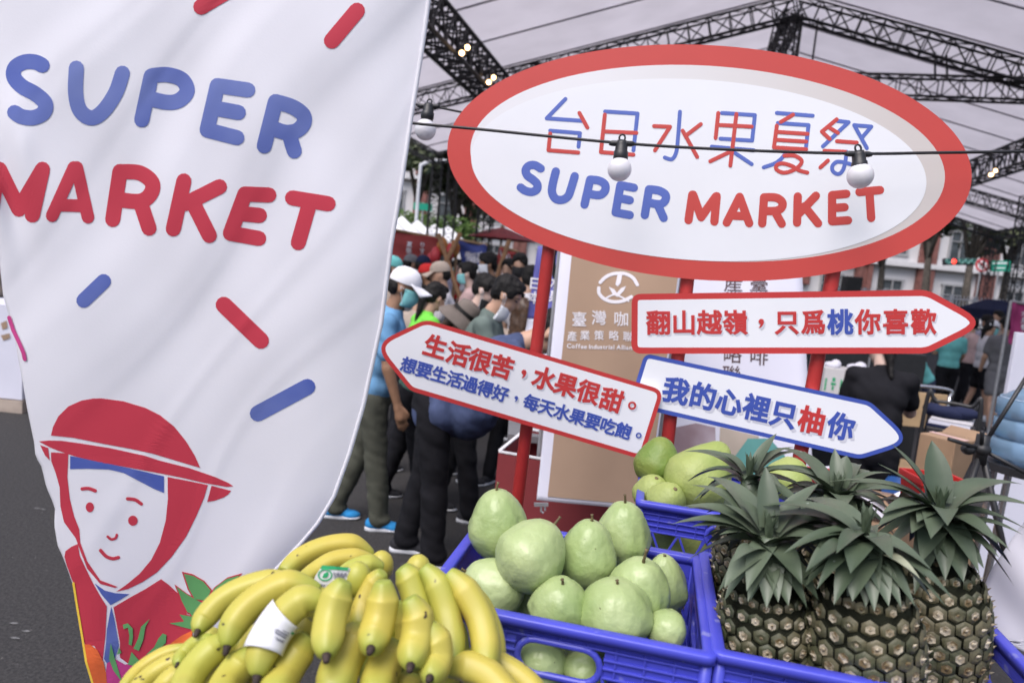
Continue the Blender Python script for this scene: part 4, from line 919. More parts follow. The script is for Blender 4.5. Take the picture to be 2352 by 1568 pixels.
# ------------------------------------------------------------------ building behind, fence, hedge, trees
BW = mat('white_render', (.62, .61, .62), .8, .06, .6); BR = mat('red_brick', (.20, .085, .072), .85, .2, 3); BG = mat('dark_window_glass', (.06, .07, .08), .2, .3, 2); BF = mat('grey_window_frame', (.35, .35, .36), .6, .05, 8)
def bld(name, label, p0, L, Hh, floors, seed, depth=14, piers=True):
    """p0 = left ground corner of the front, runs along +X"""
    T = thing(name, label, 'building', p0); p0 = Vector(p0); rg = random.Random(seed); X = Vector((1, 0, 0))
    mb = MB(); mb.box(p0 + Vector((L / 2, depth / 2, Hh / 2)), (L, depth, Hh)); mb.build('wall', BW, T)
    mb = MB()
    for z in floors: mb.box(p0 + Vector((L / 2, -.30, z)), (L + .3, .6, .35))
    mb.box(p0 + Vector((L / 2, -.35, Hh + .2)), (L + 1, 1.1, .5)); mb.build('cornice', BW, T)
    pitch = 4.6; n = int(L / pitch)
    for i in range(n):
        x = (i + .5) * pitch
        if piers:
            mb = MB(); mb.box(p0 + Vector((x - pitch / 2, -.18, Hh / 2 + 1.1)), (1.25, .36, Hh - 2.6)); mb.box(p0 + Vector((x - pitch / 2 - .35, -.42, Hh / 2 + 1.0)), (.34, .14, Hh - 2.9)); mb.box(p0 + Vector((x - pitch / 2 + .35, -.42, Hh / 2 + 1.0)), (.34, .14, Hh - 2.9)); mb.build('brick_pier', BR, T)
        for k, z in enumerate(floors):
            w = MB(); c = p0 + Vector((x, -.03, z + 1.75)); ww, wh = 1.5, 2.1
            for dx, dz, sx, sz in ((0, wh / 2, ww + .3, .14), (0, -wh / 2, ww + .3, .14), (-ww / 2, 0, .12, wh - .14), (ww / 2, 0, .12, wh - .14), (0, 0, .07, wh - .14)): w.box(c + Vector((dx, -.06, dz)), (sx, .16, sz))
            w.box(c + Vector((0, -.06, .3)), (ww - .12, .13, .06))
            fr = w.build('window', BF, T); g = MB(); g.box(c + Vector((0, .0, 0)), (ww - .1, .05, wh - .12)); g.build('pane', BG, fr)
    return T
bld('government_building', 'long white building with red brick piers beyond the market, seen left of the oval board', (-36.9, 62, 0), 46, 17, (.6, 4.6, 8.6, 12.4), 1)
bld('government_building', 'long white building with red brick piers behind the fence, seen right of the oval board', (12, 52, 0), 60, 15, (.6, 4.6, 8.6), 2)
LEAVES = mat('tree_leaves', (.05, .075, .035), .6, .5, 3, col2=(.15, .17, .08)); BARK = mat('bark', (.10, .085, .07), .9, .3, 8); HEDGE = mat('hedge_leaves', (.055, .12, .02), .6, .5, 4, col2=(.17, .27, .06))
def leafcloud(mb, c, r, n, sz, rg):
    for _ in range(n):
        d = Vector((rg.gauss(0, 1), rg.gauss(0, 1), rg.gauss(0, 1))).normalized() * (rg.random() ** .4); p = c + Vector((d.x * r[0], d.y * r[1], d.z * r[2]))
        a = Vector((rg.gauss(0, 1), rg.gauss(0, 1), rg.gauss(0, .6))).normalized(); b = a.orthogonal().normalized(); s_ = sz * rg.uniform(.6, 1.4)
        mb.add([p - a * s_ - b * s_ * .35, p + a * s_ * .2 - b * s_ * .5, p + a * s_, p + a * s_ * .2 + b * s_ * .5], [(0, 1, 2, 3)])
def tree(label, base, Hh, R_, seed, grp='trees in front of the building'):
    rg = random.Random(seed); base = Vector(base); T = thing('tree', label, 'tree', base, grp)
    mb = MB(); top = base + Vector((rg.uniform(-.3, .3), 0, Hh * .55)); mb.tube([base, base.lerp(top, .5) + Vector((.1, 0, 0)), top], [.28, .2, .14], 8)
    lb = []
    for k in range(6):
        a = rg.uniform(0, 6.28); e = top + Vector((math.cos(a) * R_ * .6, math.sin(a) * R_ * .6, Hh * rg.uniform(.08, .35))); mb.tube([top.lerp(base, .2), top.lerp(e, .5) + Vector((0, 0, .2)), e], [.12, .08, .03], 6); lb.append(e)
    mb.build('trunk', BARK, T, True)
    mb = MB()
    for e in lb + [top + Vector((0, 0, Hh * .3))]:
        for q in range(3): leafcloud(mb, e + Vector((rg.gauss(0, .4), rg.gauss(0, .4), rg.gauss(0, .3))) * R_ * .5, (R_ * .45, R_ * .45, R_ * .28), 110, .24, rg)
    mb.build('crown', LEAVES, T)
for i, (u, d, h, r, lb) in enumerate(((955, 40, 10.5, 2.6, 'dark leafy tree behind the street lamp, left of the truss tower'), (1025, 42, 9.5, 2.4, 'dark leafy tree right beside the black truss tower'), (1065, 44, 8.5, 2.6, 'dark tree at the left edge of the oval board'), (2135, 38, 9.5, 2.4, 'leafy tree behind the traffic light'), (2225, 36, 9.0, 2.4, 'leafy tree behind the right truss tower'), (2310, 37, 9.4, 2.6, 'leafy tree above the green road sign'), (2030, 42, 8.5, 2.2, 'leafy tree just under the right rim of the oval board'))):
    p = P(u, 600, d); tree(lb, (p.x, p.y, 0), h, r, i + 1)
mb = MB(); rg = random.Random(4); a = P(880, 500, 36); b = P(1090, 510, 40)
for k in range(26):
    p = a.lerp(b, k / 25); leafcloud(mb, Vector((p.x, p.y, 3.15)), (.55, .6, 1.05), 170, .12, rg)
tag(mb.build('hedge', HEDGE), 'bright green clipped hedge in front of the left building', 'hedge')
# white pagoda tents in a row
TENTW = mat('white_tent_fabric', (.80, .80, .81), .8, .02, 3, trans=.1)
for i, (u, v, d) in enumerate(((924, 496, 27), (961, 506, 28.5), (998, 514, 30), (1029, 517, 31.5), (888, 488, 26))):
    p = P(u, v, d); hw = .95; zt_ = p.z; ze = zt_ - .72
    T = thing('pagoda_tent', ['second white pagoda tent from the flag edge, its peak beside the hedge', 'white pagoda tent just left of the black truss tower', 'white pagoda tent behind the black truss tower', 'white pagoda tent right of the black truss tower', 'white pagoda tent mostly behind the flag edge'][i] if i else 'white pagoda tent nearest to the flag edge, its peak in full view', 'tent', (p.x, p.y, 0), 'white pagoda tents in a row')
    mb = MB(); rings = []
    for k in range(7):
        t = k / 6; s_ = hw * (t ** .85); z = zt_ - .72 * t ** .8; rings.append([Vector((p.x + sx * s_, p.y + sy * s_, z)) for sx, sy in ((-1, -1), (0, -1), (1, -1), (1, 0), (1, 1), (0, 1), (-1, 1), (-1, 0))])
    mb.add([q for r_ in rings for q in r_], [(k * 8 + j, k * 8 + (j + 1) % 8, (k + 1) * 8 + (j + 1) % 8, (k + 1) * 8 + j) for k in range(6) for j in range(8)])
    mb.add([q for q in rings[-1]] + [q - Vector((0, 0, .22)) for q in rings[-1]], [(j, (j + 1) % 8, 8 + (j + 1) % 8, 8 + j) for j in range(8)])
    mb.build('canopy', TENTW, T)
    for sx in (-1, 1):
        for sy in (-1, 1):
            m2 = MB(); m2.tube([(p.x + sx * hw * .97, p.y + sy * hw * .97, 0), (p.x + sx * hw * .97, p.y + sy * hw * .97, ze)], .035, 6); m2.build('leg', STEEL, T)
# street lamp
p = P(955, 520, 30); b = Vector((p.x, p.y, 0)); top = P(967, 372, 30); T = thing('street_lamp', 'tall white street lamp post with a bent top left of the truss tower', 'street lamp', b)
POSTW = mat('white_post_paint', (.62, .63, .66), .5, .05, 6)
mb = MB(); t0 = Vector((b.x, b.y, top.z - .5)); mb.tube(cat([tuple(b), tuple(b.lerp(t0, .5)), tuple(t0), tuple(t0 + Vector((.12, 0, .38))), tuple(t0 + Vector((.75, 0, .6)))], n=6), .075, 8); mb.build('post', POSTW, T, True)
mb = MB(); mb.ell(t0 + Vector((.95, 0, .6)), (.32, .12, .07)); mb.build('lamp_head', POSTW, T, True)
SIGNG = mat('green_road_sign', (.0, .27, .17), .5, .05, 5); SIGNW = mat('white_sign_paint', (.75, .75, .75), .5, .03, 5)
p = P(971, 475, 31); T = thing('street_sign', 'small green street name sign on a post left of the truss tower', 'street sign', (p.x, p.y, 0)); mb = MB(); mb.box(p, (.85, .05, .32)); mb.build('plate', SIGNG, T); mb = MB(); mb.tube([(p.x, p.y + .06, 0), (p.x, p.y + .06, p.z + .2)], .04, 6); mb.build('post', STEEL, T)
# road signs, signal at the right
p = P(2202, 601, 34); T = thing('traffic_light', 'horizontal traffic light with its red lamp lit, right of the oval board', 'traffic light', (p.x + 1.3, p.y, 0))
mb = MB(); mb.box(p, (1.55, .22, .34), (RT, FW, UP)); mb.build('housing', BLACKM, T, bevel=.04)
TG = mat('teal_signal_visor', (.12, .30, .27), .5, .1, 8); TRD = mat('lit_red_lamp', (.8, .02, .02), .4, .02, 8, emit=(1, .05, .03), es=2.2)
for k in range(5):
    c = p + RT * (-.62 + .31 * k) - FW * .12; R = (-FW).to_track_quat('Z', 'Y').to_matrix(); mb = MB()
    if k == 1: mb.lathe([(0, .03), (.09, .02), (.12, 0)], c, R, 14); mb.build('lit_lamp', TRD, T, True)
    else: mb.lathe([(0, .02), (.10, .015), (.12, 0), (.12, .12), (.13, .12), (.13, 0)], c, R, 14); mb.build('lamp', TG, T, True)
mb = MB(); q = p + Vector((1.3, .2, 0)); mb.tube([(q.x, q.y, 0), (q.x, q.y, q.z), (p.x, p.y + .2, p.z)], .06, 8); mb.build('mast', STEEL, T)
p = P(2256, 609, 33.5); T = thing('round_sign', 'round red rimmed no turn sign beside the green road sign', 'traffic sign', (p.x, p.y, 0)); R = (-FW).to_track_quat('Z', 'Y').to_matrix()
SRED = mat('sign_red', (.50, .04, .05), .5, .05, 6)
mb = MB(); mb.lathe([(0, 0), (.25, 0)], p, R, 24); mb.build('disc', SIGNW, T); mb = MB(); mb.lathe([(.24, 0), (.24, .02), (.33, .02), (.33, -.02)], p, R, 24); mb.build('rim', SRED, T)
pl = lambda uu, vv, l=0: p + RT * uu + UP * vv - FW * (.004 + l)
mb = MB(); mb.tube([pl(-.1, -.15), pl(-.1, .02), pl(-.04, .1), pl(.05, .1), pl(.1, .02), pl(.1, -.1)], .03, 6); mb.build('arrow_mark', BLACKM, T); mb = MB(); mb.tube([pl(-.2, .2, .03), pl(.2, -.2, .03)], .03, 6); mb.build('bar', SRED, T); mb = MB(); mb.tube([(p.x, p.y + .06, 0), (p.x, p.y + .06, p.z)], .04, 6); mb.build('post', STEEL, T)
p = P(2297, 611, 33.8); T = thing('direction_sign', 'green and white direction sign right of the round no turn sign', 'road sign', (p.x, p.y, 0)); mb = MB(); mb.box(p, (1.0, .05, .52), (RT, FW, UP)); mb.build('plate', SIGNG, T)
mb = MB(); mb.box(p - FW * .03 + UP * .14, (.8, .015, .07), (RT, FW, UP)); mb.box(p - FW * .03 - UP * .1 - RT * .05, (.55, .015, .05), (RT, FW, UP)); mb.build('sign_stripes', SIGNW, T)
mb = MB(); mb.tube([(p.x, p.y + .06, 0), (p.x, p.y + .06, p.z)], .04, 6); mb.build('post', STEEL, T)
# railing fence at the right
p0, p1 = P(1900, 650, 30), P(2420, 700, 24); T = thing('railing_fence', 'white railing fence with tall thin bars in front of the right building', 'fence', (p0.x, p0.y, 0))
mb = MB(); k = 70
for z in (.35, 1.15, 2.05): mb.tube([(p0.x, p0.y, z), (p1.x, p1.y, z)], .035, 6)
for i in range(k + 1):
    q = p0.lerp(p1, i / k); mb.tube([(q.x, q.y, 0), (q.x, q.y, 2.2)], .016 if i % 7 else .06, 5)
mb.build('bars', POSTW, T)
p = P(1955, 657, 15); T = thing('loudspeaker', 'black loudspeaker on a thin stand between the oval board and the red arrow board', 'loudspeaker', (p.x, p.y, 0)); mb = MB(); mb.box(p, (.34, .3, .42)); mb.build('cabinet', BLACKP, T, bevel=.02); mb = MB(); mb.tube([(p.x, p.y, 0), (p.x, p.y, p.z - .2)], .02, 6); mb.build('stand', BLACKP, T)
mb = MB(); mb.lathe([(.14, 0), (.12, -.012), (0, -.03)], p + Vector((0, -.152, -.05)), Vector((0, -1, 0)).to_track_quat('Z', 'Y').to_matrix(), 16); mb.build('cone', BLACKM, T)
# ------------------------------------------------------------------ people
SKIN = mat('skin', (.42, .25, .17), .5, .08, 12, col2=(.50, .30, .21)); SKINP = mat('pale_skin', (.60, .42, .35), .5, .06, 12); SKIND = mat('tanned_skin', (.30, .165, .10), .5, .08, 12)
HAIRB = mat('black_hair', (.009, .008, .008), .65, .5, 60, bump=.6, bscale=90, spec=.25); HAIRBR = mat('brown_hair', (.06, .032, .018), .45, .4, 50)
MASKT = mat('teal_face_mask', (.22, .55, .56), .8, .06, 20); MASKB = mat('black_face_mask', (.012, .012, .014), .8, .1, 20); MASKW = mat('white_face_mask', (.72, .74, .78), .8, .04, 20)
SOLE = mat('pale_shoe_sole', (.65, .66, .70), .6, .05, 12)
EYEM = mat('eye_dark', (.012, .01, .01), .3, .1, 20)
def cloth(name, col, var=.12): return mat(name, col, .9, var, 7, bump=.3, bscale=22, spec=.15)
def remesh(mb, name, m, parent, vox, smooth=4):
    me = mb.mesh(name + '_raw', m); o = bpy.data.objects.new(name + '_raw', me); COL.objects.link(o)
    md = o.modifiers.new('r', 'REMESH'); md.mode = 'VOXEL'; md.voxel_size = vox; md.use_smooth_shade = True
    s_ = o.modifiers.new('s', 'SMOOTH'); s_.iterations = smooth; s_.factor = .5
    dg = bpy.context.evaluated_depsgraph_get(); r = bpy.data.meshes.new_from_object(o.evaluated_get(dg)); r.name = name
    r.materials.clear(); r.materials.append(m); bpy.data.objects.remove(o); bpy.data.meshes.remove(me)
    p = bpy.data.objects.new(name, r); COL.objects.link(p); attach(p, parent); return p
def person(label, loc, yaw, Hh, shirt, pants, hair='short', hairm=None, skin=None, hat=None, hatm=None, mask=None, lean=0, head=(0, 0), arms=((10, 15), (10, 15)), legs=(10, -8), shorts=False, sleeve='short', shoes=None, vox=.014, hem=0, group='visitors in the market crowd', hands=True, squash=1.0, maskdown=False, headpx=None):
    if headpx:                                  # stand the figure so that its head is at the traced place, feet on the ground
        Q = P(*headpx); L0 = math.radians(lean); td = Vector((math.sin(L0), 0, math.cos(L0))); h0 = math.radians(head[0] + lean * .35)
        hv = Vector((-.10 * math.sin(L0), 0, .90 * squash)) + td * .625 + Matrix.Rotation(h0, 3, 'Y') @ Vector((.035, 0, .115))
        k = max(.78, min(1.12, Q.z / hv.z)); Hh = 1.7 * k; o_ = Matrix.Rotation(math.radians(yaw), 3, 'Z') @ (hv * k); loc = (Q.x - o_.x, Q.y - o_.y)
    k = Hh / 1.7; skin = skin or SKIN; hairm = hairm or HAIRB; shoes = shoes or cloth('dark_shoes', (.03, .03, .035))
    T = thing('person', label, 'person', (loc[0], loc[1], 0), group)
    M = Matrix.Translation((loc[0], loc[1], 0)) @ Matrix.Rotation(math.radians(yaw), 4, 'Z') @ Matrix.Scale(k, 4)
    X = lambda p: M @ Vector(p)
    R3 = Matrix.Rotation(math.radians(yaw), 3, 'Z')
    Lr = math.radians(lean); tdir = Vector((math.sin(Lr), 0, math.cos(Lr))); TR = R3 @ Matrix.Rotation(Lr, 3, 'Y')
    hipz = .90 * squash; hip = Vector((-.10 * math.sin(Lr), 0, hipz)); at = lambda t: hip + tdir * t
    B = MB(); SH = MB(); PT = MB()
    C = lambda mb, a, b, r0, r1: mb.cap(X(a), X(b), r0 * k, r1 * k, 12)
    E = lambda mb, c, r, R=TR: mb.ell(X(c), [q * k for q in r], R, 18, 12)
    # trunk
    E(B, at(.10), (.105, .15, .17)); E(B, at(.36), (.105, .155, .19)); C(B, at(.46), at(.60), .062, .052)
    E(SH, at(.06), (.128, .172, .14)); E(SH, at(.22), (.122, .165, .17)); E(SH, at(.38), (.125, .178, .17)); 
    sh = [at(.50) + Vector((0, s_ * .165, 0)) for s_ in (-1, 1)]
    C(SH, at(.49) + Vector((0, -.15, 0)), at(.49) + Vector((0, .15, 0)), .068, .068); C(SH, at(.50), at(.545), .085, .068)
    if hem: E(SH, at(.0) + Vector((.03, 0, -.03)), (.15, .19, .10 + hem), R3); E(SH, at(.16) + Vector((.06, 0, -.10)), (.17, .19, .19), R3)
    E(PT, hip + Vector((0, 0, .0)), (.125, .168, .13), R3)
    fe = []
    for s_, la in ((-1, legs[0]), (1, legs[1])):
        a = math.radians(la); hj = hip + Vector((0, s_ * .088, -.02)); kn = hj + Vector((math.sin(a) * .42, 0, -math.cos(a) * .42 * squash)); a2 = a - math.radians(max(0, -la) * .8 + 2); an = kn + Vector((math.sin(a2) * .40, 0, -math.cos(a2) * .40 * squash)); an.z = max(.075, an.z if la < -12 else .075)
        C(B, hj, kn, .075, .050); C(B, kn, an, .054, .036); E(B, an + Vector((.04, 0, -.045)), (.06, .028, .018), R3)
        if shorts: C(PT, hj, hj.lerp(kn, .62), .096, .088)
        else: C(PT, hj, kn, .094, .070); C(PT, kn, an + Vector((0, 0, .02)), .072, .060); E(PT, an + Vector((.01, 0, .0)), (.070, .062, .05), R3)
        fe.append(an)
    el_ = []
    for s_, (a, b), q in ((-1, arms[0], sh[0]), (1, arms[1], sh[1])):
        a = math.radians(a); e = q + Vector((math.sin(a) * .28, s_ * .045, -math.cos(a) * .28)); b = a + math.radians(b); w = e + Vector((math.sin(b) * .25, -s_ * .015, -math.cos(b) * .25))
        C(B, q, e, .050, .040); C(B, e, w, .043, .027)
        if sleeve == 'short': C(SH, q, q.lerp(e, .68), .064, .058)
        elif sleeve == 'none': pass
        else: C(SH, q, e, .064, .054); C(SH, e, e.lerp(w, .92), .054, .040)
        fd = (w - e).normalized(); fw_ = Vector((math.cos(b), 0, math.sin(b))); pm = w + fd * .05
        if hands:                               # palm, four curled fingers of different lengths, thumb from the side
            C(B, w, w + fd * .085, .030, .034); 
            for i, (off, ln_) in enumerate(((-.030, .068), (-.010, .078), (.011, .072), (.030, .056))):
                o = w + fd * .10 + Vector((0, 0, 0)) + fw_ * off; m1 = o + fd * ln_ * .5 - Vector((0, s_ * .006, 0)); m2 = o + fd * ln_ - Vector((0, s_ * .024, 0))
                C(B, o - fd * .03, m1, .0105, .0095); C(B, m1, m2, .0095, .008)
            o = w + fd * .03 + fw_ * .028; C(B, o, o + fd * .035 + fw_ * .022, .014, .011); C(B, o + fd * .035 + fw_ * .022, o + fd * .070 + fw_ * .024 - Vector((0, s_ * .012, 0)), .011, .009)
    # head
    hp, hy = math.radians(head[0] + lean * .35), math.radians(head[1]); HR = R3 @ Matrix.Rotation(hy, 3, 'Z') @ Matrix.Rotation(hp, 3, 'Y')
    hl = Matrix.Rotation(hy, 3, 'Z') @ Matrix.Rotation(hp, 3, 'Y'); nb = at(.575); hc = nb + tdir * .05 + hl @ Vector((.035, 0, .115)); 
    hx = lambda p: X(hc + hl @ Vector(p)); HE = lambda mb, c, r: mb.ell(hx(c), [q * k for q in r], HR, 20, 14)
    mb = B
    B.cap(X(at(.52)), hx((-.02, 0, -.06)), .055 * k, .053 * k, 12)
    HE(B, (-.012, 0, .025), (.098, .078, .098)); HE(B, (.02, 0, -.045), (.072, .062, .072)); HE(B, (.052, 0, -.088), (.030, .034, .026))
    B.cap(hx((.082, 0, .01)), hx((.103, 0, -.028)), .010 * k, .016 * k, 8); HE(B, (.074, 0, -.062), (.020, .026, .010)); HE(B, (.068, 0, .028), (.024, .055, .014))
    for s_ in (-1, 1): HE(B, (-.005, s_ * .078, -.015), (.020, .012, .032))
    body = remesh(B, 'body', skin, T, min(vox, .010) if hands and vox < .015 else vox, 3)
    for o_ in (remesh(SH, 'shirt', shirt, T, vox * 1.15, 4), remesh(PT, 'trousers' if not shorts else 'shorts', pants, T, vox * 1.15, 4)):
        for vv in o_.data.vertices:             # folds in the cloth
            w_ = vv.co; vv.co = w_ + vv.normal * k * (.006 + .011 * mnoise.noise(Vector((w_.x * 8, w_.y * 8, w_.z * 13 + w_.x * 9))) + (.006 * mnoise.noise(Vector((w_.x * 18 + 9, w_.y * 18, w_.z * 26 + w_.x * 14))) if vox < .02 else 0))
    if vox < .016:
        for s_ in (-1, 1):
            e = MB(); HE(e, (.079, s_ * .033, .003), (.010, .015, .006)); e.build('eye', EYEM, body, True)
            e = MB(); e.cap(hx((.086, s_ * .016, .026)), hx((.074, s_ * .050, .026)), .0045 * k, .0035 * k, 6); e.build('eyebrow', hairm, body, True)
    for an in fe:
        s_ = MB(); C(s_, an + Vector((-.045, 0, -.03)), an + Vector((.06, 0, -.035)), .044, .040); E(s_, an + Vector((.10, 0, -.045)), (.075, .045, .032), R3); C(s_, an + Vector((-.01, 0, .0)), an + Vector((0, 0, -.02)), .045, .05)
        so = remesh(s_, 'shoe', shoes, T, .012, 3)
        s2 = MB(); C(s2, an + Vector((-.05, 0, -.062)), an + Vector((.06, 0, -.064)), .040, .040); E(s2, an + Vector((.10, 0, -.062)), (.08, .048, .016), R3); r_ = remesh(s2, 'sole', SOLE, so, .012, 1)
        for v in r_.data.vertices:
            v.co.z = min(v.co.z, .030 * k) if v.co.z > 0 else 0.001
    HM_ = MB()
    if hair in ('short', 'long', 'bun', 'tail'):
        HE(HM_, (-.026, 0, .048), (.099, .086, .090)); HE(HM_, (-.055, 0, .0), (.065, .080, .080)); HE(HM_, (.035, 0, .095), (.055, .062, .035))
        for s_ in (-1, 1): HE(HM_, (.010, s_ * .066, .035), (.05, .022, .045))
        if hair == 'short':
            for q in range(12): HE(HM_, (-.06 + .012 * q, .05 * math.sin(q * 2.4), .112 - .0016 * (q - 5) ** 2), (.03, .02, .016))
    if hair == 'longunder': HE(HM_, (-.050, 0, -.01), (.068, .082, .075))
    if hair in ('long', 'longunder'):
        C2 = lambda a, b, r0, r1: HM_.cap(hx(a), hx(b), r0 * k, r1 * k, 10)
        for y in (-.05, 0, .05): C2((-.06, y, .03 if hair == 'long' else -.03), (-.07, y * 1.1, -.27), .055, .030)
    if hair == 'tail': HM_.cap(hx((-.09, 0, .03)), hx((-.12, 0, -.08)), .04 * k, .04 * k, 10); HM_.cap(hx((-.12, 0, -.08)), hx((-.10, 0, -.27)), .04 * k, .012 * k, 10)
    if hair == 'bun': HE(HM_, (-.10, 0, .07), (.045, .045, .045))
    if hair == 'under':
        HE(HM_, (-.050, 0, .0), (.068, .079, .075))
    if HM_.v:
        ho = remesh(HM_, 'hair', hairm, T, max(vox * .7, .008), 1)
        for vv in ho.data.vertices:
            w_ = vv.co * 38; vv.co = vv.co + vv.normal * (.009 * k * mnoise.noise(Vector((w_.x, w_.y, w_.z * .45))) + .005 * k * mnoise.noise(w_ * 2.3))
    if hat == 'cap':
        h = MB(); pr = [(0.0, .128), (.04, .124), (.075, .105), (.098, .07), (.104, .035), (.103, .02)]
        vs = []
        for r, z in pr:
            for j in range(20): a = 2 * math.pi * j / 20; vs.append(hx((-.008 + r * 1.03 * math.cos(a), r * .86 * math.sin(a), z + .008)))
        h.add(vs, [(i * 20 + j, (i + 1) * 20 + j, (i + 1) * 20 + (j + 1) % 20, i * 20 + (j + 1) % 20) for i in range(5) for j in range(20)])
        ho = h.build('cap', hatm, T, True); b = MB(); rows_ = []
        for i in range(7):
            t = i / 6; rows_.append([hx((.078 + t * .110 * (1 - .25 * s_ * s_) - .035 * s_ * s_, s_ * .080 * (1 - .12 * t), .038 - .030 * t - .030 * s_ * s_ * t)) for s_ in [j / 4 - 1 for j in range(9)]])
        b.add([q for r_ in rows_ for q in r_], [(i * 9 + j, i * 9 + j + 1, (i + 1) * 9 + j + 1, (i + 1) * 9 + j) for i in range(6) for j in range(8)])
        bo = b.build('brim', hatm, ho, True); sl = bo.modifiers.new('t', 'SOLIDIFY'); sl.thickness = .004
    if hat == 'bucket':
        h = MB(); pr = [(0, .135), (.06, .132), (.088, .115), (.100, .06), (.106, .03)]; br = [(.106, .03), (.145, -.005), (.182, -.055), (.186, -.064)]
        for nm, q_, par in (('hat_crown', pr, T), ('hat_brim', br, None)):
            h = MB(); vs = [hx((-.01 + r * 1.05 * math.cos(a), r * .95 * math.sin(a), z + .006 * math.sin(3 * a) * (nm == 'hat_brim'))) for r, z in q_ for a in [2 * math.pi * j / 28 for j in range(28)]]
            h.add(vs, [(i * 28 + j, (i + 1) * 28 + j, (i + 1) * 28 + (j + 1) % 28, i * 28 + (j + 1) % 28) for i in range(len(q_) - 1) for j in range(28)])
            o = h.build(nm, hatm, par or ho_, True); sl = o.modifiers.new('t', 'SOLIDIFY'); sl.thickness = .004
            ho_ = o
        h = MB(); vs = [hx((-.01 + r * 1.05 * math.cos(a), r * .95 * math.sin(a), z)) for r, z in ((.1025, .062), (.1095, .032)) for a in [2 * math.pi * j / 28 for j in range(28)]]
        h.add(vs, [(j, 28 + j, 28 + (j + 1) % 28, (j + 1) % 28) for j in range(28)]); h.build('hat_band', HAIRB, ho_, True)
    if mask:
        m_ = MB(); rows_ = []; dz = -.068 if maskdown else 0
        for i in range(9):
            z = .0 - .115 * i / 8; bul = .093 + .010 * math.sin(math.pi * i / 8) - .018 * max(0, (i - 5) / 3); rows_.append([hx(((bul - (.022 if maskdown else 0)) * math.cos(a) * (1.04 - .05 * abs(a)) + .004, .074 * math.sin(a), z + dz)) for a in [math.radians(-80 + 160 * j / 10) for j in range(11)]])
        m_.add([q for r_ in rows_ for q in r_], [(i * 11 + j, i * 11 + j + 1, (i + 1) * 11 + j + 1, (i + 1) * 11 + j) for i in range(8) for j in range(10)])
        mo = m_.build('face_mask', mask, T, True); sl = mo.modifiers.new('t', 'SOLIDIFY'); sl.thickness = .003; sl.offset = 1
        if vox < .016:
            for s_ in (-1, 1):
                for z in (-.005, -.10):
                    t = MB(); t.tube([hx((.03, s_ * .073, z + dz)), hx((.012, s_ * .083, z * .5 + .0)), hx((-.012, s_ * .088, .005))], .0016, 5); t.build('ear_loop', MASKW, mo)
    return T
def gp(u, v, d): p = P(u, v, d); return (p.x, p.y)
SKY_BLUE = cloth('sky_blue_tshirt', (.14, .30, .50)); OLIVE = cloth('olive_trousers', (.075, .078, .062)); BLK = cloth('black_fabric', (.012, .012, .015)); CAPW = cloth('white_cap_cloth', (.74, .74, .78), .04)
BLUESHOE = cloth('bright_blue_trainers', (.03, .22, .50), .3); LIME = cloth('lime_green_shirt', (.16, .56, .07)); GREYHAT = cloth('grey_brown_hat_cloth', (.16, .135, .12)); SAGE = cloth('sage_grey_tshirt', (.13, .165, .15)); DENIM = cloth('blue_chambray_shirt', (.065, .085, .165), .3)
WHT = cloth('white_tshirt', (.62, .60, .63), .05); TEAL = cloth('turquoise_tshirt', (.17, .52, .51)); GREY = cloth('grey_tshirt', (.16, .16, .17)); NAVY = cloth('navy_cloth', (.02, .025, .06)); REDC = cloth('red_cloth', (.50, .03, .03)); BEIGE = cloth('beige_cloth', (.40, .33, .28)); DKGREEN = cloth('dark_green_print', (.05, .10, .08), .6); LILAC = cloth('lilac_grey_shirt', (.34, .33, .42)); PINKISH = cloth('pale_pink_shirt', (.60, .42, .40)); DKJEAN = cloth('dark_jeans', (.035, .042, .075))
person('man in white cap, teal face mask and sky blue t-shirt walking beside the flag', (0, 0), 5, 1.70, SKY_BLUE, OLIVE, 'under', skin=SKIND, hat='cap', hatm=CAPW, mask=MASKT, lean=8, head=(12, -6), arms=((6, 12), (20, 20)), legs=(8, -10), shoes=BLUESHOE, vox=.012, headpx=(930, 660, 4.15))
person('person in blue chambray shirt bending forward over the red table', (0, 0), 2, 1.72, DENIM, BLK, 'short', lean=50, head=(40, -10), arms=((30, 40), (40, 30)), legs=(5, -5), vox=.012, hem=.06, sleeve='long', headpx=(1268, 765, 3.75))
person('man in sage grey t-shirt looking down with his mask under his chin', (0, 0), -8, 1.70, SAGE, BLK, 'short', skin=SKIN, mask=MASKW, maskdown=True, lean=14, head=(24, 0), arms=((20, 40), (20, 40)), vox=.012, headpx=(1165, 678, 4.4))
person('person in grey brown bucket hat with a wide brim bending down', (0, 0), 12, 1.58, DKGREEN, BLK, 'longunder', hairm=HAIRBR, hat='bucket', hatm=GREYHAT, lean=26, head=(26, -20), arms=((20, 30), (20, 30)), vox=.014, headpx=(1066, 728, 4.7))
person('pale faced young man with black mask pulled down behind the sage grey man', (0, 0), -10, 1.74, WHT, BLK, 'short', skin=SKINP, mask=MASKB, maskdown=True, lean=6, head=(16, -8), vox=.014, headpx=(1117, 666, 5.2))
person('woman in lime green shirt with a black ponytail', (0, 0), 30, 1.58, LIME, BLK, 'tail', lean=8, head=(18, 10), vox=.014, headpx=(1003, 683, 5.3))
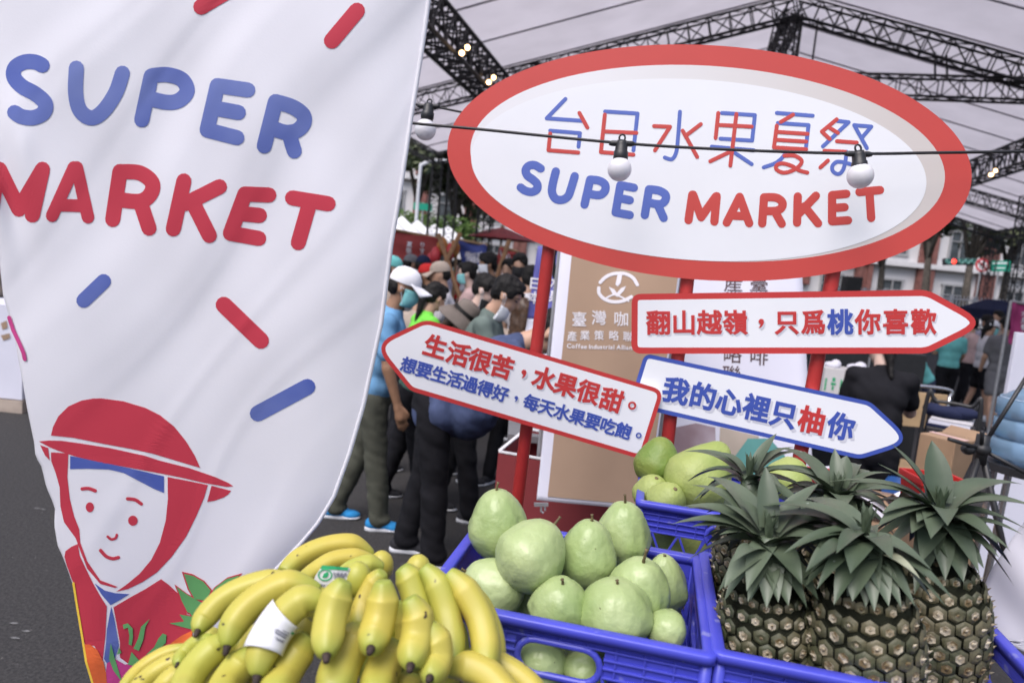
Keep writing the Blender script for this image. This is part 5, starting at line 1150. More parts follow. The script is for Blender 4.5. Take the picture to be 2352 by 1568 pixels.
crowd = [('man in bright red cap and dark shirt in the crowd', 980, 632, 7.2, 160, 'under', 'cap', REDC, BLK, MASKB, SKIND), ('person in beige cap and white t-shirt facing the flag', 1010, 630, 6.6, 185, 'under', 'cap', BEIGE, WHT, None, SKIN), ('woman with hair tied up and teal mask facing the flag', 1071, 628, 7.4, 185, 'bun', None, None, PINKISH, MASKT, SKINP), ('person in navy cap left of the crossed wooden poles', 972, 610, 8.6, 60, 'under', 'cap', NAVY, GREY, None, SKIN), ('person in dark grey cap under the red banner', 944, 607, 8.8, 40, 'under', 'cap', GREY, BLK, None, SKIN), ('man with white mask below the blue hanging flag', 1119, 606, 8.0, 200, 'short', None, None, BLK, MASKW, SKIND), ('black haired man with black mask facing the camera', 1193, 610, 7.6, 265, 'short', None, None, WHT, MASKB, SKIN), ('black haired person in dark shirt behind the man with the black mask', 1167, 618, 8.6, 250, 'short', None, None, BLK, None, SKIN), ('woman with long brown hair next to the left red post', 1203, 716, 5.3, 60, 'long', None, None, BEIGE, None, SKIN), ('person in white t-shirt with a strap behind the sage grey man', 1215, 640, 6.8, 90, 'short', None, None, WHT, None, SKIN), ('person in teal cap right at the flag edge', 900, 618, 6.4, 30, 'under', 'cap', TEAL, BEIGE, None, SKIN), ('beige shirted person between the white cap and the lime green woman', 965, 680, 6.0, 70, 'short', None, None, BEIGE, None, SKIN)]
for i, (lb, u, v, d, yaw, hr, ht, hm_, sh_, mk_, sk_) in enumerate(crowd):
    person(lb, (0, 0), yaw, 1.6, sh_, BLK, hr, hairm=HAIRBR if 'brown' in lb else HAIRB, skin=sk_, hat=ht, hatm=hm_, mask=mk_, lean=3, head=(8, 0), vox=.022, hands=False, legs=(6, -6), headpx=(u, v, d))
rg = random.Random(11); cols = [(WHT, 'white'), (BLK, 'black'), (BEIGE, 'beige'), (GREY, 'grey'), (NAVY, 'navy'), (PINKISH, 'pale pink'), (LILAC, 'lilac'), (REDC, 'red')]
for i in range(16):
    u = 905 + 21.5 * i + rg.uniform(-6, 6); d = rg.uniform(10, 15); p = P(u, 600, d); s_, cn = cols[i % 8]
    person(f'{cn} shirted visitor far back in the crowd, {"on the side of the flag" if u < 1060 else "on the side of the red posts"}', (p.x, p.y), rg.uniform(0, 360), rg.uniform(1.55, 1.72), s_, [BLK, NAVY, DKJEAN][i % 3], ['short', 'long', 'bun'][i % 3], skin=[SKIN, SKINP][i % 2], mask=[MASKT, MASKW, None][i % 3], vox=.032, hands=False, group='visitors far back in the crowd')
# right side
person('woman in black t-shirt seen from behind right of the posts', (0, 0), 62, 1.46, BLK, BLK, 'tail', skin=SKINP, lean=14, head=(25, 25), arms=((35, 50), (15, 20)), vox=.013, headpx=(2035, 800, 4.3))
person('woman in white cap, white t-shirt and black shorts at the far right', (0, 0), -10, 1.62, WHT, BLK, 'tail', hat='cap', hatm=CAPW, mask=MASKT, skin=SKIN, arms=((20, 60), (25, 70)), shorts=True, shoes=SOLE, vox=.02, hands=False, head=(10, 0), headpx=(2280, 752, 10.6))
person('person in turquoise t-shirt and black trousers seen from behind', (0, 0), 70, 1.60, TEAL, BLK, 'short', vox=.02, hands=False, arms=((15, 40), (15, 70)), headpx=(2192, 748, 10.4))
person('person in turquoise t-shirt bending left behind the cartons', (0, 0), 190, 1.55, TEAL, DKJEAN, 'long', hairm=HAIRBR, lean=38, head=(20, 0), vox=.02, hands=False, headpx=(2078, 822, 9.0))
person('person in grey t-shirt and shorts beside the white panel', (0, 0), 80, 1.68, GREY, GREY, 'short', shorts=True, vox=.02, hands=False, headpx=(2312, 745, 9.6))
person('black haired man in lilac shirt behind the woman in white cap', (0, 0), 100, 1.70, LILAC, BLK, 'short', vox=.022, hands=False, mask=MASKW, headpx=(2266, 738, 12.0))
person('person in beige shirt in front of the navy canopy', (0, 0), 200, 1.66, BEIGE, BLK, 'short', vox=.026, hands=False, headpx=(2292, 728, 13.2))
person('person in pale pink shirt between the turquoise and the white t-shirt', (0, 0), 120, 1.58, PINKISH, BLK, 'short', vox=.024, hands=False, headpx=(2232, 745, 11.4))

# ------------------------------------------------------------------ banners and festival things behind the sign
def quadsurf(c, off=0):                         # bilinear patch from four (u,v,d) corners: TL TR BR BL
    pts = [P(*q) for q in c]; n = (pts[1] - pts[0]).cross(pts[3] - pts[0]).normalized()
    if n.dot(CAM - pts[0]) < 0: n = -n
    def f(s, t, lift=0.0, wav=0):
        p = pts[0] * (1 - s) * (1 - t) + pts[1] * s * (1 - t) + pts[2] * s * t + pts[3] * (1 - s) * t
        return p + n * (lift + wav * (math.sin(s * 9 + t * 5) + .6 * math.sin(t * 13 - s * 4)))
    return f, n, pts
def sheet(f, m, name, parent, s0=0, s1=1, t0=0, t1=1, wav=0, lift=0, ns=16, nt=20, th=.003):
    mb = MB()
    for i in range(nt + 1):
        for j in range(ns + 1): mb.v.append(tuple(f(s0 + (s1 - s0) * j / ns, t0 + (t1 - t0) * i / nt, lift, wav)))
    for i in range(nt):
        for j in range(ns): mb.f.append([i * (ns + 1) + j, i * (ns + 1) + j + 1, (i + 1) * (ns + 1) + j + 1, (i + 1) * (ns + 1) + j]); mb.m.append(0)
    o = mb.build(name, m, parent, True)
    if th: sl = o.modifiers.new('t', 'SOLIDIFY'); sl.thickness = th; sl.offset = -1
    return o
BROWN = mat('kraft_brown_cloth', (.33, .225, .155), .8, .05, 5, bump=.15, bscale=10); PRW = mat('white_banner_print', (.66, .64, .68), .7, .03, 6); DKBR = mat('dark_brown_print', (.075, .04, .045), .7, .1, 10); BANW = mat('white_banner_cloth', (.66, .66, .76), .7, .03, 3, bump=.1, bscale=6)
f, n, q = quadsurf([(1298, 480, 2.62), (1580, 500, 2.50), (1488, 1172, 2.38), (1232, 1148, 2.44)])
T = thing('coffee_banner', 'kraft brown banner with white border, emblem and coffee alliance lettering', 'banner', (q[3].x, q[3].y, 0))
cb = sheet(f, BANW, 'cloth', T, wav=.004, ns=40, nt=60); sheet(f, BROWN, 'brown_panel', T, .10, .985, .0, .985, .004, .006, ns=40, nt=60, th=0)
inv = lambda u, v: None
def uvmap(c):                                   # picture point -> patch parameters of a nearly parallel patch
    def g(u, v):
        (x0, y0), (x1, y1), (x2, y2), (x3, y3) = [(a[0], a[1]) for a in c]; s = t = .5
        for _ in range(12):
            X = x0 * (1 - s) * (1 - t) + x1 * s * (1 - t) + x2 * s * t + x3 * (1 - s) * t - u; Y = y0 * (1 - s) * (1 - t) + y1 * s * (1 - t) + y2 * s * t + y3 * (1 - s) * t - v
            a = (x1 - x0) * (1 - t) + (x2 - x3) * t; b = (x3 - x0) * (1 - s) + (x2 - x1) * s; c_ = (y1 - y0) * (1 - t) + (y2 - y3) * t; d = (y3 - y0) * (1 - s) + (y2 - y1) * s; D = a * d - b * c_
            s -= (X * d - Y * b) / D; t -= (a * Y - c_ * X) / D
        return s, t
    return g
g = uvmap([(1298, 480), (1580, 500), (1488, 1172), (1232, 1148)])
cs = lambda u, v, l=0.0: f(*g(u, v), .0068 + l, .004)
z8 = lambda a: [(1195.6 + .325 * x, 548.8 + .325 * y) for x, y in a]
mb = MB(); R1 = 11
stroke(mb, z8([(570, 335), (610, 295), (665, 272), (740, 270), (800, 300), (832, 352)]), 8, cs, smooth=True, dome=.0003); stroke(mb, z8([(560, 375), (562, 415), (600, 455), (660, 475), (730, 470), (790, 440)]), 8, cs, smooth=True, dome=.0003)
fill(mb, z8([(695, 272), (728, 275), (715, 340), (695, 365), (678, 350)]), cs, .001, step=8)
fill(mb, z8([(630, 365), (670, 385), (688, 410), (720, 375), (752, 362), (735, 400), (705, 430), (690, 440), (655, 415)]), cs, .001, step=8); stroke(mb, z8([(600, 455), (660, 425), (700, 432), (770, 470)]), 4, cs, smooth=True, dome=.0003)
mb.build('emblem', PRW, T)
mb = MB()
for ch, x, y in (('臺', 418, 600), ('灣', 560, 588), ('咖', 718, 598), ('啡', 870, 606)): put_char(mb, ch, *z8([(x, y)])[0], 36, .02, cs, .008, .0005, .001)
for ch, x, y in (('產', 366, 722), ('業', 458, 714), ('策', 560, 714), ('略', 665, 716), ('聯', 765, 722), ('盟', 865, 728)): put_char(mb, ch, *z8([(x, y)])[0], 24, .02, cs, .008, .0005, .001)
tx = 'Coffee Industrial Alliance of Taiwan'; x = 330.0
for ch in tx:
    if ch != ' ':
        vs_, _ = glyph(ch, .02); w_ = max(v[0] for v in vs_) - min(v[0] for v in vs_); c_ = (max(v[0] for v in vs_) + min(v[0] for v in vs_)) / 2
        put_char(mb, ch, *z8([(x + w_ * 22, 790 + (x - 330) * .02)])[0], 14.5, .03, cs, .02, .0005, .001, ctr=c_); x += w_ * 45 + 4
    else: x += 11
mb.build('lettering', PRW, T)
mb = MB(); c = P(1243, 1158, 2.42); mb.box(c, (.05, .012, .012), (RT, FW, UP)); mb.tube([c, c - UP * .025, c - UP * .03 + RT * .008], .004, 6); mb.tube([c + RT * .012, c - UP * .022 + RT * .014], .004, 6); tag(mb.build('bulldog_clip', STEEL), 'small grey steel clip on the lower left corner of the brown banner', 'clip')
# bar and stand of the brown banner
mb = MB(); mb.tube([q[0] + Vector((0, .02, 0)), q[1] + Vector((0, .02, 0))], .012, 8)
for a in (q[0], q[1]): mb.tube([Vector((a.x, a.y + .03, 0)), a + Vector((0, .03, 0))], .012, 8)
mb.build('stand', STEEL, T)
c4w = [(1588, 520, 3.0), (1838, 545, 2.92), (1868, 1120, 2.8), (1500, 1090, 2.9)]
f2, n, q = quadsurf(c4w); g2 = uvmap([(a, b) for a, b, _ in c4w]); T = thing('rollup_banner', 'white roll-up banner with dark brown vertical Chinese lettering between the posts', 'banner', (q[3].x, q[3].y, 0))
sheet(f2, BANW, 'cloth', T, wav=.002); c2s = lambda u, v, l=0.0: f2(*g2(u, v), .003 + l, .002)
mb = MB()
for ch, x, y in (('產', 1509, 322), ('臺', 1690, 322), ('業', 1507, 450), ('灣', 1690, 450), ('策', 1505, 640), ('咖', 1690, 640), ('略', 1503, 830), ('啡', 1690, 845), ('聯', 1497, 975), ('盟', 1490, 1110)): put_char(mb, ch, *z8([(x, y)])[0], 45, .03, c2s, .006, .0006, .001)
mb.build('lettering', DKBR, T)
PURP = mat('plum_photo_print', (.26, .18, .20), .7, .2, 3, col2=(.52, .46, .52)); TEALP = mat('teal_print', (.10, .30, .28), .7, .1, 4); BGE = mat('beige_photo_print', (.42, .36, .30), .7, .15, 4)
mb = MB(); fill(mb, [(1548, 985), (1600, 975), (1645, 985), (1648, 1120), (1520, 1120)], c2s, .001); mb.build('photo_print', PURP, T)
mb = MB(); fill(mb, [(1656, 984), (1745, 1005), (1752, 1120), (1650, 1120)], c2s, .001); mb.build('photo_print', BGE, T)
mb = MB(); fill(mb, [(1690, 1120), (1690, 1050), (1720, 1010), (1770, 1010), (1805, 1050), (1815, 1120)], c2s, .002); mb.build('teal_print', TEALP, T)
mb = MB(); mb.box(((q[2] + q[3]) / 2) * 1.0 - Vector((0, 0, q[3].z - .06)), (.6, .16, .08)); mb.tube([Vector((q[0].x, q[0].y + .03, .1)), q[0] + Vector((.15, .03, 0))], .01, 8); mb.build('base', STEEL, T, bevel=.005)
PURPLE = mat('violet_flag_cloth', (.115, .115, .38), .8, .08, 5, trans=.1)
c5 = [(1236, 565, 4.5), (1330, 585, 4.45), (1312, 770, 4.4), (1205, 768, 4.45)]
f3, n, q = quadsurf(c5); g3 = uvmap([(a, b) for a, b, _ in c5]); T = thing('violet_flag', 'violet flag with white lettering hanging behind the left red post', 'flag', (q[3].x, q[3].y, 0))
sheet(f3, PURPLE, 'cloth', T, 0, 1, 0, .82, wav=.012); sheet(f3, BANW, 'white_hem', T, 0, 1, .82, 1.35, wav=.012); c3s = lambda u, v, l=0.0: f3(*g3(u, v), .006 + l, .012)
mb = MB()
for ch, u, v in (('日', 1229, 652), ('本', 1228, 684), ('水', 1278, 650), ('果', 1276, 682)): put_char(mb, ch, u, v, 30, .1, c3s, .02, .0008, .002)
mb.build('lettering', PRW, T); mb = MB(); mb.tube([Vector((q[1].x, q[1].y + .04, 0)), q[1] + Vector((0, .04, .1)), q[0] + Vector((0, .04, .1))], .012, 8); mb.build('pole', STEEL, T)
mb = MB()
for k in range(5): c = P(1278 + 2 * k, 605, 2.95 + .01 * k); mb.tube([c + RT * (.022 * math.cos(a)) + UP * (.075 * math.sin(a)) for a in [j * .449 for j in range(14)]], .0035, 6, closed=True)
mb.tube([P(1282, 560, 2.97), P(1283, 640, 2.97)], .004, 6); tag(mb.build('cable_coil', BLACKP), 'coil of black cable hanging beside the brown banner', 'cable coil')
RB = mat('red_banner_cloth', (.32, .045, .042), .8, .1, 4, trans=.08); BB = mat('blue_banner_cloth', (.05, .07, .26), .8, .1, 4, trans=.08)
def flagthing(name, label, c, m, chars, em, mirror=False, group=None, rod=True, col=None, rodm=None):
    f, n, q = quadsurf(c); g = uvmap([(a, b) for a, b, _ in c]); T = thing(name, label, 'banner', (q[3].x, q[3].y, 0), group); sheet(f, m, 'cloth', T, wav=.015, ns=30, nt=24)
    s_ = lambda u, v, l=0.0: f(*g(u, v), .012 + l, .015); mb = MB()
    for ch, u, v in chars: put_char(mb, ch, u, v, em, .08, s_, .02, .001, .002, mirror=mirror)
    if chars: mb.build('lettering', PRW, T)
    if rod: mb = MB(); mb.tube([q[0], q[1]], .02, 6); mb.tube([Vector((q[0].x, q[0].y, 0)), q[0]], .02, 6); mb.build('rod', rodm or WOOD, T)
    return T
flagthing('red_banner', 'wide dark red banner with small white lettering beside the flag edge', [(820, 512, 9.6), (1010, 547, 9.4), (985, 618, 9.4), (800, 622, 9.6)], RB, [('夏', 943, 562), ('祭', 941, 576), ('水', 940, 589), ('り', 972, 563), ('す', 971, 577), ('す', 970, 590)], 13)
flagthing('blue_banner', 'blue hanging banner with mirrored white lettering seen from behind', [(1051, 550, 9.0), (1120, 563, 8.9), (1104, 622, 8.9), (1062, 612, 9.0)], BB, [('台', 1105, 585), ('日', 1095, 587), ('水', 1084, 586), ('果', 1074, 584), ('夏', 1100, 597), ('祭', 1088, 598), ('市', 1077, 595)], 14, mirror=True)
flagthing('red_pennant', 'small slanted red banner with white brush lettering right of the blue one', [(1150, 566, 9.2), (1192, 579, 9.1), (1176, 596, 9.1), (1136, 610, 9.2)], RB, [('い', 1157, 583), ('ω', 1168, 587)], 18)
T = thing('wooden_frame', 'crossed brown wooden poles with orange festival cloth in front of the crowd', 'frame', gp(1020, 610, 8.8) + (0,))
POLE = mat('brown_bamboo', (.25, .13, .06), .6, .2, 10)
for a, b in (((1050, 550), (975, 700)), ((1012, 552), (1062, 700)), ((1165, 565), (1120, 700))):
    mb = MB(); A = P(*a, 8.8); Bq = P(*b, 8.8); D = (A - Bq); Z0 = A - D * (A.z / D.z); mb.tube([Z0, A + D * .1], .032, 8); mb.build('pole', POLE, T, True)
FLM = mat('orange_festival_cloth', (.38, .10, .03), .8, .3, 14, col2=(.45, .24, .06)); rg = random.Random(3)
for i, (u, v) in enumerate(((1000, 588), (1016, 566), (1032, 580), (1044, 572), (990, 600))):
    mb = MB(); c = P(u, v, 8.85 + .02 * i); prof = [(.0, .13), (.04, .10), (.075, .03), (.065, -.05), (.03, -.1), (0, -.12)]; mb.lathe(prof, c, None, 12); o = mb.build('lantern', FLM if i % 2 else SRED, T, True)
# red oil paper umbrella
UMB = mat('red_umbrella_paper', (.25, .02, .022), .6, .15, 5)
a = P(1154, 522, 17.0); T = thing('paper_umbrella', 'dark red wagasa style paper umbrella just under the oval board', 'umbrella', (a.x, a.y, 0))
mb = MB(); R_ = .87; nR = 40; vs = [a]
for k in range(1, 5):
    for j in range(nR): th = 2 * math.pi * j / nR; r = R_ * k / 4; vs.append(a + Vector((math.cos(th) * r, math.sin(th) * r, -.30 * (k / 4) ** 1.15 + (.008 if j % 2 else 0))))
fs = [(0, 1 + j, 1 + (j + 1) % nR) for j in range(nR)] + [(1 + k * nR + j, 1 + (k + 1) * nR + j, 1 + (k + 1) * nR + (j + 1) % nR, 1 + k * nR + (j + 1) % nR) for k in range(3) for j in range(nR)]
mb.add(vs, fs); mb.build('canopy', UMB, T); mb = MB(); mb.tube([(a.x, a.y, 0), (a.x, a.y, a.z)], .03, 8); mb.lathe([(0, .06), (.04, .04), (.05, -.02)], a, None, 10); mb.build('pole', WOOD, T, True)
# red draped table with a white bag
RT_ = mat('dark_red_table_cloth', (.21, .028, .033), .75, .12, 4, bump=.2, bscale=12); WHE = mat('white_trim', (.7, .7, .72), .6, .03, 6)
tl = P(1146, 1036, 2.75); tr2 = P(1480, 1095, 2.60); z = tl.z; tr2.z = z; dv = (tr2 - tl).normalized(); bkv = Vector((-dv.y, dv.x, 0)) * .45
T = thing('red_box', 'open topped dark red display box with white edge behind the guava crate', 'box', (tl.x, tl.y, 0)); w_ = (tr2 - tl).length
in_ = .014
for nm, A_, B_ in (('front_panel', tl, tr2), ('back_panel', tl + bkv, tr2 + bkv), ('side_panel', tl, tl + bkv), ('side_panel', tr2, tr2 + bkv)):
    d_ = (B_ - A_).normalized(); nn = Vector((-d_.y, d_.x, 0)); ex = d_ * (in_ if 'panel' in nm and nm.startswith('side') else 0)
    mb = MB(); mb.box(((A_ + B_) / 2) - Vector((0, 0, z / 2 + .004)), ((B_ - A_).length - (.03 if nm.startswith('side') else 0), .012, z - .008), (d_, nn, CZ)); mb.build(nm, RT_, T)
    mb = MB(); mb.box(((A_ + B_) / 2), ((B_ - A_).length - (.03 if nm.startswith('side') else 0), .014, .006), (d_, nn, CZ)); mb.build('edge_strip', WHE, T)
mb = MB(); mb.box(tl + dv * (w_ / 2) + bkv * .5 - Vector((0, 0, .16)), (w_ - .03, .42, .012), (dv, bkv.normalized(), CZ)); mb.build('shelf', RT_, T)
mb = MB(); c = tl + dv * .14 + bkv * 1.25; c.z = z + .035
STAND = thing('side_table', 'narrow grey table behind the red box', 'table', (c.x, c.y, 0)); 
mb2 = MB(); mb2.box((c.x + .1, c.y + .05, z - .03), (.7, .4, .03)); mb2.build('tabletop', GREY, STAND)
for sx in (-.2, .4):
    m3 = MB(); m3.tube([(c.x + sx, c.y + .05, 0), (c.x + sx, c.y + .05, z - .045)], .018, 8); m3.build('leg', STEEL, STAND)
mb.ell(Vector((c.x, c.y, z + .02)), (.11, .07, .045)); mb.ell(Vector((c.x + .05, c.y, z + .035)), (.05, .05, .05)); mb.ell(Vector((c.x - .06, c.y, z + .01)), (.06, .05, .03))
tag(remesh(mb, 'crumpled_bag', BAG, STAND, .012, 2) if False else mb.build('crumpled_bag', BAG, None, True), 'small crumpled white bag on the side table behind the red box', 'bag')
# shopping bag held near the blue shirt
f4, n, q = quadsurf([(968, 985, 4.6), (1000, 960, 4.6), (1000, 1045, 4.6), (950, 1040, 4.6)])
T = thing('shopping_bag', 'white shopping bag with green base and blue print hanging in the crowd', 'bag', q[3]); 
mb = MB(); k = [f4(s_, t, .03 * math.sin(3.14 * s_)) for t in (0, .5, 1) for s_ in (0, .25, .5, .75, 1)]; kb = [f4(s_, t, -.05 * math.sin(3.14 * s_) - .005) for t in (0, .5, 1) for s_ in (0, .25, .5, .75, 1)]
ff = [(i * 5 + j, i * 5 + j + 1, (i + 1) * 5 + j + 1, (i + 1) * 5 + j) for i in range(2) for j in range(4)]; mb.add(k, ff); mb.add(kb, ff); mb.build('bag_body', BAG, T, True)
mb = MB(); mb.add([f4(s_, t, .034 * math.sin(3.14 * s_) + .002) for t in (.82, 1.0) for s_ in (0, .25, .5, .75, 1)], ff[:4]); mb.build('green_base', GRN, T, True)
mb = MB(); mb.add([f4(s_, t, .034 * math.sin(3.14 * s_) + .002) for t in (.1, .35) for s_ in (.3, .45, .6, .75, .95)], ff[:4]); mb.build('blue_print', cloth('blue_bag_print', (.1, .25, .5)), T, True)
# white booth counter behind the flag at the far left
p = P(-40, 760, 6.2); T = thing('booth_counter', 'white printed booth counter at the left edge behind the flag', 'counter', (p.x, p.y, 0)); zc = P(0, 690, 6.2).z
mb = MB(); mb.box((p.x, p.y, zc / 2 + .06), (1.1, .5, zc - .12)); mb.build('panel', BANW, T); mb = MB(); mb.box((p.x, p.y, .055), (1.12, .52, .11)); mb.build('plinth', BEIGE, T)
mb = MB(); s_ = lambda u, v, l=0: PL(u, v, Vector((p.x, p.y - .252, 0)), Vector((0, -1, 0))) + Vector((0, -.002 - l, 0)); fill(mb, [(2, 770), (22, 765), (24, 776), (8, 782)], s_, .001, step=6); fill(mb, [(2, 742), (16, 736), (18, 752), (6, 757)], s_, .001, step=6); mb.build('printed_marks', BROWN, T)
p = P(-22, 650, 7.0); person('person in beige shirt standing behind the white booth counter', (p.x, p.y), -60, 1.65, BEIGE, BLK, 'short', vox=.024, hands=False, arms=((30, 60), (30, 60)))
# ------------------------------------------------------------------ stall furniture behind the pineapples
CARD = mat('brown_cardboard', (.30, .195, .12), .8, .08, 6, bump=.1); CARW = mat('white_carton', (.62, .60, .60), .7, .04, 6); DARKT = mat('dark_table_top', (.05, .048, .05), .6, .2, 8); CHROME = mat('chrome_tube', (.6, .6, .63), .2, .05, 10, metal=.9); WOODB = mat('beige_veneer', (.46, .32, .18), .5, .1, 5)
def upbox(name, label, cat_, u, v, d, sz, yaw, m, group=None):
    """box whose front bottom edge centre is at the traced point"""
    p = P(u, v, d); R = Matrix.Rotation(math.radians(yaw), 3, 'Z'); ax = (R @ Vector((1, 0, 0)), R @ Vector((0, 1, 0)), CZ)
    T = thing(name, label, cat_, p, group); c = p + ax[1] * (sz[1] / 2) + CZ * (sz[2] / 2)
    return T, c, ax, p
# dark table with two printed cartons
p = P(1935, 905, 5.6); zt_ = p.z; T = thing('stall_table', 'dark stall table with white cartons right of the posts', 'table', (p.x, p.y, 0))
mb = MB(); mb.box((p.x + .15, p.y + .3, zt_ - .02), (1.3, .7, .035)); mb.build('tabletop', DARKT, T, bevel=.004)
for sx in (-.45, .75):
    for sy in (.0, .6):
        mb = MB(); mb.tube([(p.x + sx, p.y + sy, 0), (p.x + sx, p.y + sy, zt_ - .038)], .018, 8); mb.build('leg', STEEL, T)
for i, (u, v, w) in enumerate(((1911, 899, .155), (1968, 905, .19))):
    c0 = P(u, v, 5.55); T, c, ax, p = upbox('fruit_carton', ['white carton with green printing right beside the right red post', 'white carton with green printing next to the woman in black'][i], 'carton', u, v, 5.55, (w, .2, .21), -8, CARW, 'white fruit cartons with green print')
    off = zt_ - p.z; mb = MB(); mb.box(c + CZ * off, (w, .2, .21), ax); mb.build('box', CARW, T, bevel=.004)
    mb = MB(); F_ = c + CZ * off - ax[1] * .1025
    for x0, x1, y0, y1 in ((-.42, -.34, -.08, .02), (.34, .42, -.08, .02), (-.07, .07, .0, .03), (-.12, .12, -.03, -.012), (-.05, .05, -.07, -.04)): mb.box(F_ + ax[0] * ((x0 + x1) / 2 * w) + CZ * ((y0 + y1) / 2), ((x1 - x0) * w, .002, y1 - y0), ax)
    mb.build('green_print', GRN, T)
    mb = MB(); mb.ell(c + CZ * (off + .12), (w * .4, .07, .03)); mb.ell(c + CZ * (off + .13) + ax[0] * .03, (w * .25, .05, .04)); tag(mb.build('wrapping_paper', BAG, None, True), ['crumpled paper on top of the left carton', 'crumpled paper on top of the right carton'][i], 'paper')
p = P(1960, 850, 6.4); T = thing('black_cabinet', 'black cabinet behind the white cartons', 'cabinet', (p.x, p.y, 0)); mb = MB(); mb.box((p.x + .15, p.y + .3, .62), (1.1, .5, 1.24)); mb.build('body', BLACKP, T, bevel=.01); mb = MB(); mb.box((p.x + .15, p.y + .035, .62), (.012, .02, 1.1)); mb.build('door_gap', STEEL, T)
# chrome chair with a veneer back
p = P(2118, 930, 5.0); T = thing('chair', 'chrome tube chair with beige wooden back beside the woman in black', 'chair', (p.x, p.y, 0)); b = Vector((p.x, p.y, 0)); zz = P(2118, 888, 5.0).z
for sx in (-.19, .19):
    mb = MB(); mb.tube(cat([tuple(b + Vector((sx * 1.05, .22, 0))), tuple(b + Vector((sx, .05, .45))), tuple(b + Vector((sx, 0, zz - .05)))], n=5), .012, 8); mb.build('leg', CHROME, T, True)
    mb = MB(); mb.tube([b + Vector((sx, .42, 0)), b + Vector((sx, .40, .44))], .012, 8); mb.build('leg', CHROME, T, True)
mb = MB(); mb.tube(cat([tuple(b + Vector((-.19, 0, zz - .06))), tuple(b + Vector((-.17, 0, zz))), tuple(b + Vector((.17, 0, zz))), tuple(b + Vector((.19, 0, zz - .06)))], n=6), .012, 8); mb.build('top_rail', CHROME, T, True)
mb = MB(); mb.box(b + Vector((0, .005, zz - .17)), (.35, .015, .26)); mb.build('backrest', WOODB, T, bevel=.005); mb = MB(); mb.box(b + Vector((0, .22, .455)), (.40, .42, .025)); mb.build('seat', WOODB, T, bevel=.008)
# black trolley with notebooks and a folded navy shirt
a0, a1 = P(2105, 1060, 3.9), P(2228, 1085, 3.75); z1 = P(2165, 975, 3.85).z; T = thing('trolley', 'black tube trolley with a rounded handle in front of the chair', 'trolley', (a0.x, a0.y, 0))
dx = (Vector((a1.x, a1.y, 0)) - Vector((a0.x, a0.y, 0))); L = dx.length; dx.normalize(); dy = Vector((-dx.y, dx.x, 0)); o = Vector((a0.x, a0.y, 0)); zh = P(2165, 922, 3.85).z
for yy in (0, .34):
    q = o + dy * yy; mb = MB(); mb.tube(cat([tuple(q + CZ * .06), tuple(q + CZ * (z1 + (zh - z1) * (.75 if yy == 0 else .2))), tuple(q + dx * .05 + CZ * (zh if yy == 0 else z1 + .06)), tuple(q + dx * (L - .05) + CZ * (zh if yy == 0 else z1 + .06)), tuple(q + dx * L + CZ * (z1 + (zh - z1) * (.75 if yy == 0 else .2))), tuple(q + dx * L + CZ * .06)], n=8), .011, 8); mb.build('tube_frame', BLACKP, T, True)
for zz in (z1 - .05, .35):
    mb = MB(); mb.box(o + dx * (L / 2) + dy * .17 + CZ * zz, (L - .03, .31, .06 if zz > .5 else .03), (dx, dy, CZ)); mb.build('shelf', BLACKP, T, bevel=.006)
for sx in (.0, 1.0):
    for yy in (0, .34):
        mb = MB(); mb.tube([o + dx * (L * sx) + dy * yy + CZ * .04 - dy * .012, o + dx * (L * sx) + dy * yy + CZ * .04 + dy * .012], .04, 14); mb.build('wheel', BLACKP, T, True)
for k, (m_, h0, nm, lb) in enumerate(((NAVY, .014, 'notebook', 'blue edged notebook lowest in the stack on the trolley'), (BANW, .02, 'notebook', 'white paper stack in the middle of the trolley pile'), (WHT, .014, 'notebook', 'white notebook on top of the trolley pile under the navy cloth'))):
    zb = z1 - .018 + sum((.016, .022, .016)[:k]); mb = MB(); mb.box(o + dx * (L * .45 + .008 * k) + dy * .15 + CZ * (zb + h0 / 2), (L * .78, .26, h0), (dx, dy, CZ)); tag(mb.build(nm, m_, None, bevel=.003), lb, 'notebook')
mb = MB(); c = o + dx * (L * .45) + dy * .15 + CZ * (z1 + .06)
mb.ell(c, (.12, .10, .035)); mb.ell(c - dx * .08, (.05, .09, .04)); mb.ell(c + dx * .06 + CZ * .01, (.08, .08, .035)); tag(mb.build('folded_shirt', NAVY, None, True), 'folded navy cloth lying on the trolley notebooks', 'cloth')
mb = MB(); c = P(2118, 1030, 3.8); mb.box(Vector((c.x, c.y + .18, .52)), (L * .5, .22, .30), (dx, dy, CZ)); BLUEB = mat('blue_plastic_tub', (.03, .10, .32), .4, .1, 6); tag(mb.build('tub', BLUEB, None, bevel=.015), 'blue plastic tub on the lower shelf of the trolley', 'tub')
mb = MB(); c = P(2134, 1040, 3.55); mb.tube([(c.x, c.y, 0.02), (c.x, c.y, z1 - .12)], .017, 8); mb.tube([(c.x, c.y, 0), (c.x, c.y, .02)], .09, 14); tag(mb.build('red_stand_pole', REDPOST, None, True), 'short red pole standing in front of the blue tub', 'pole')
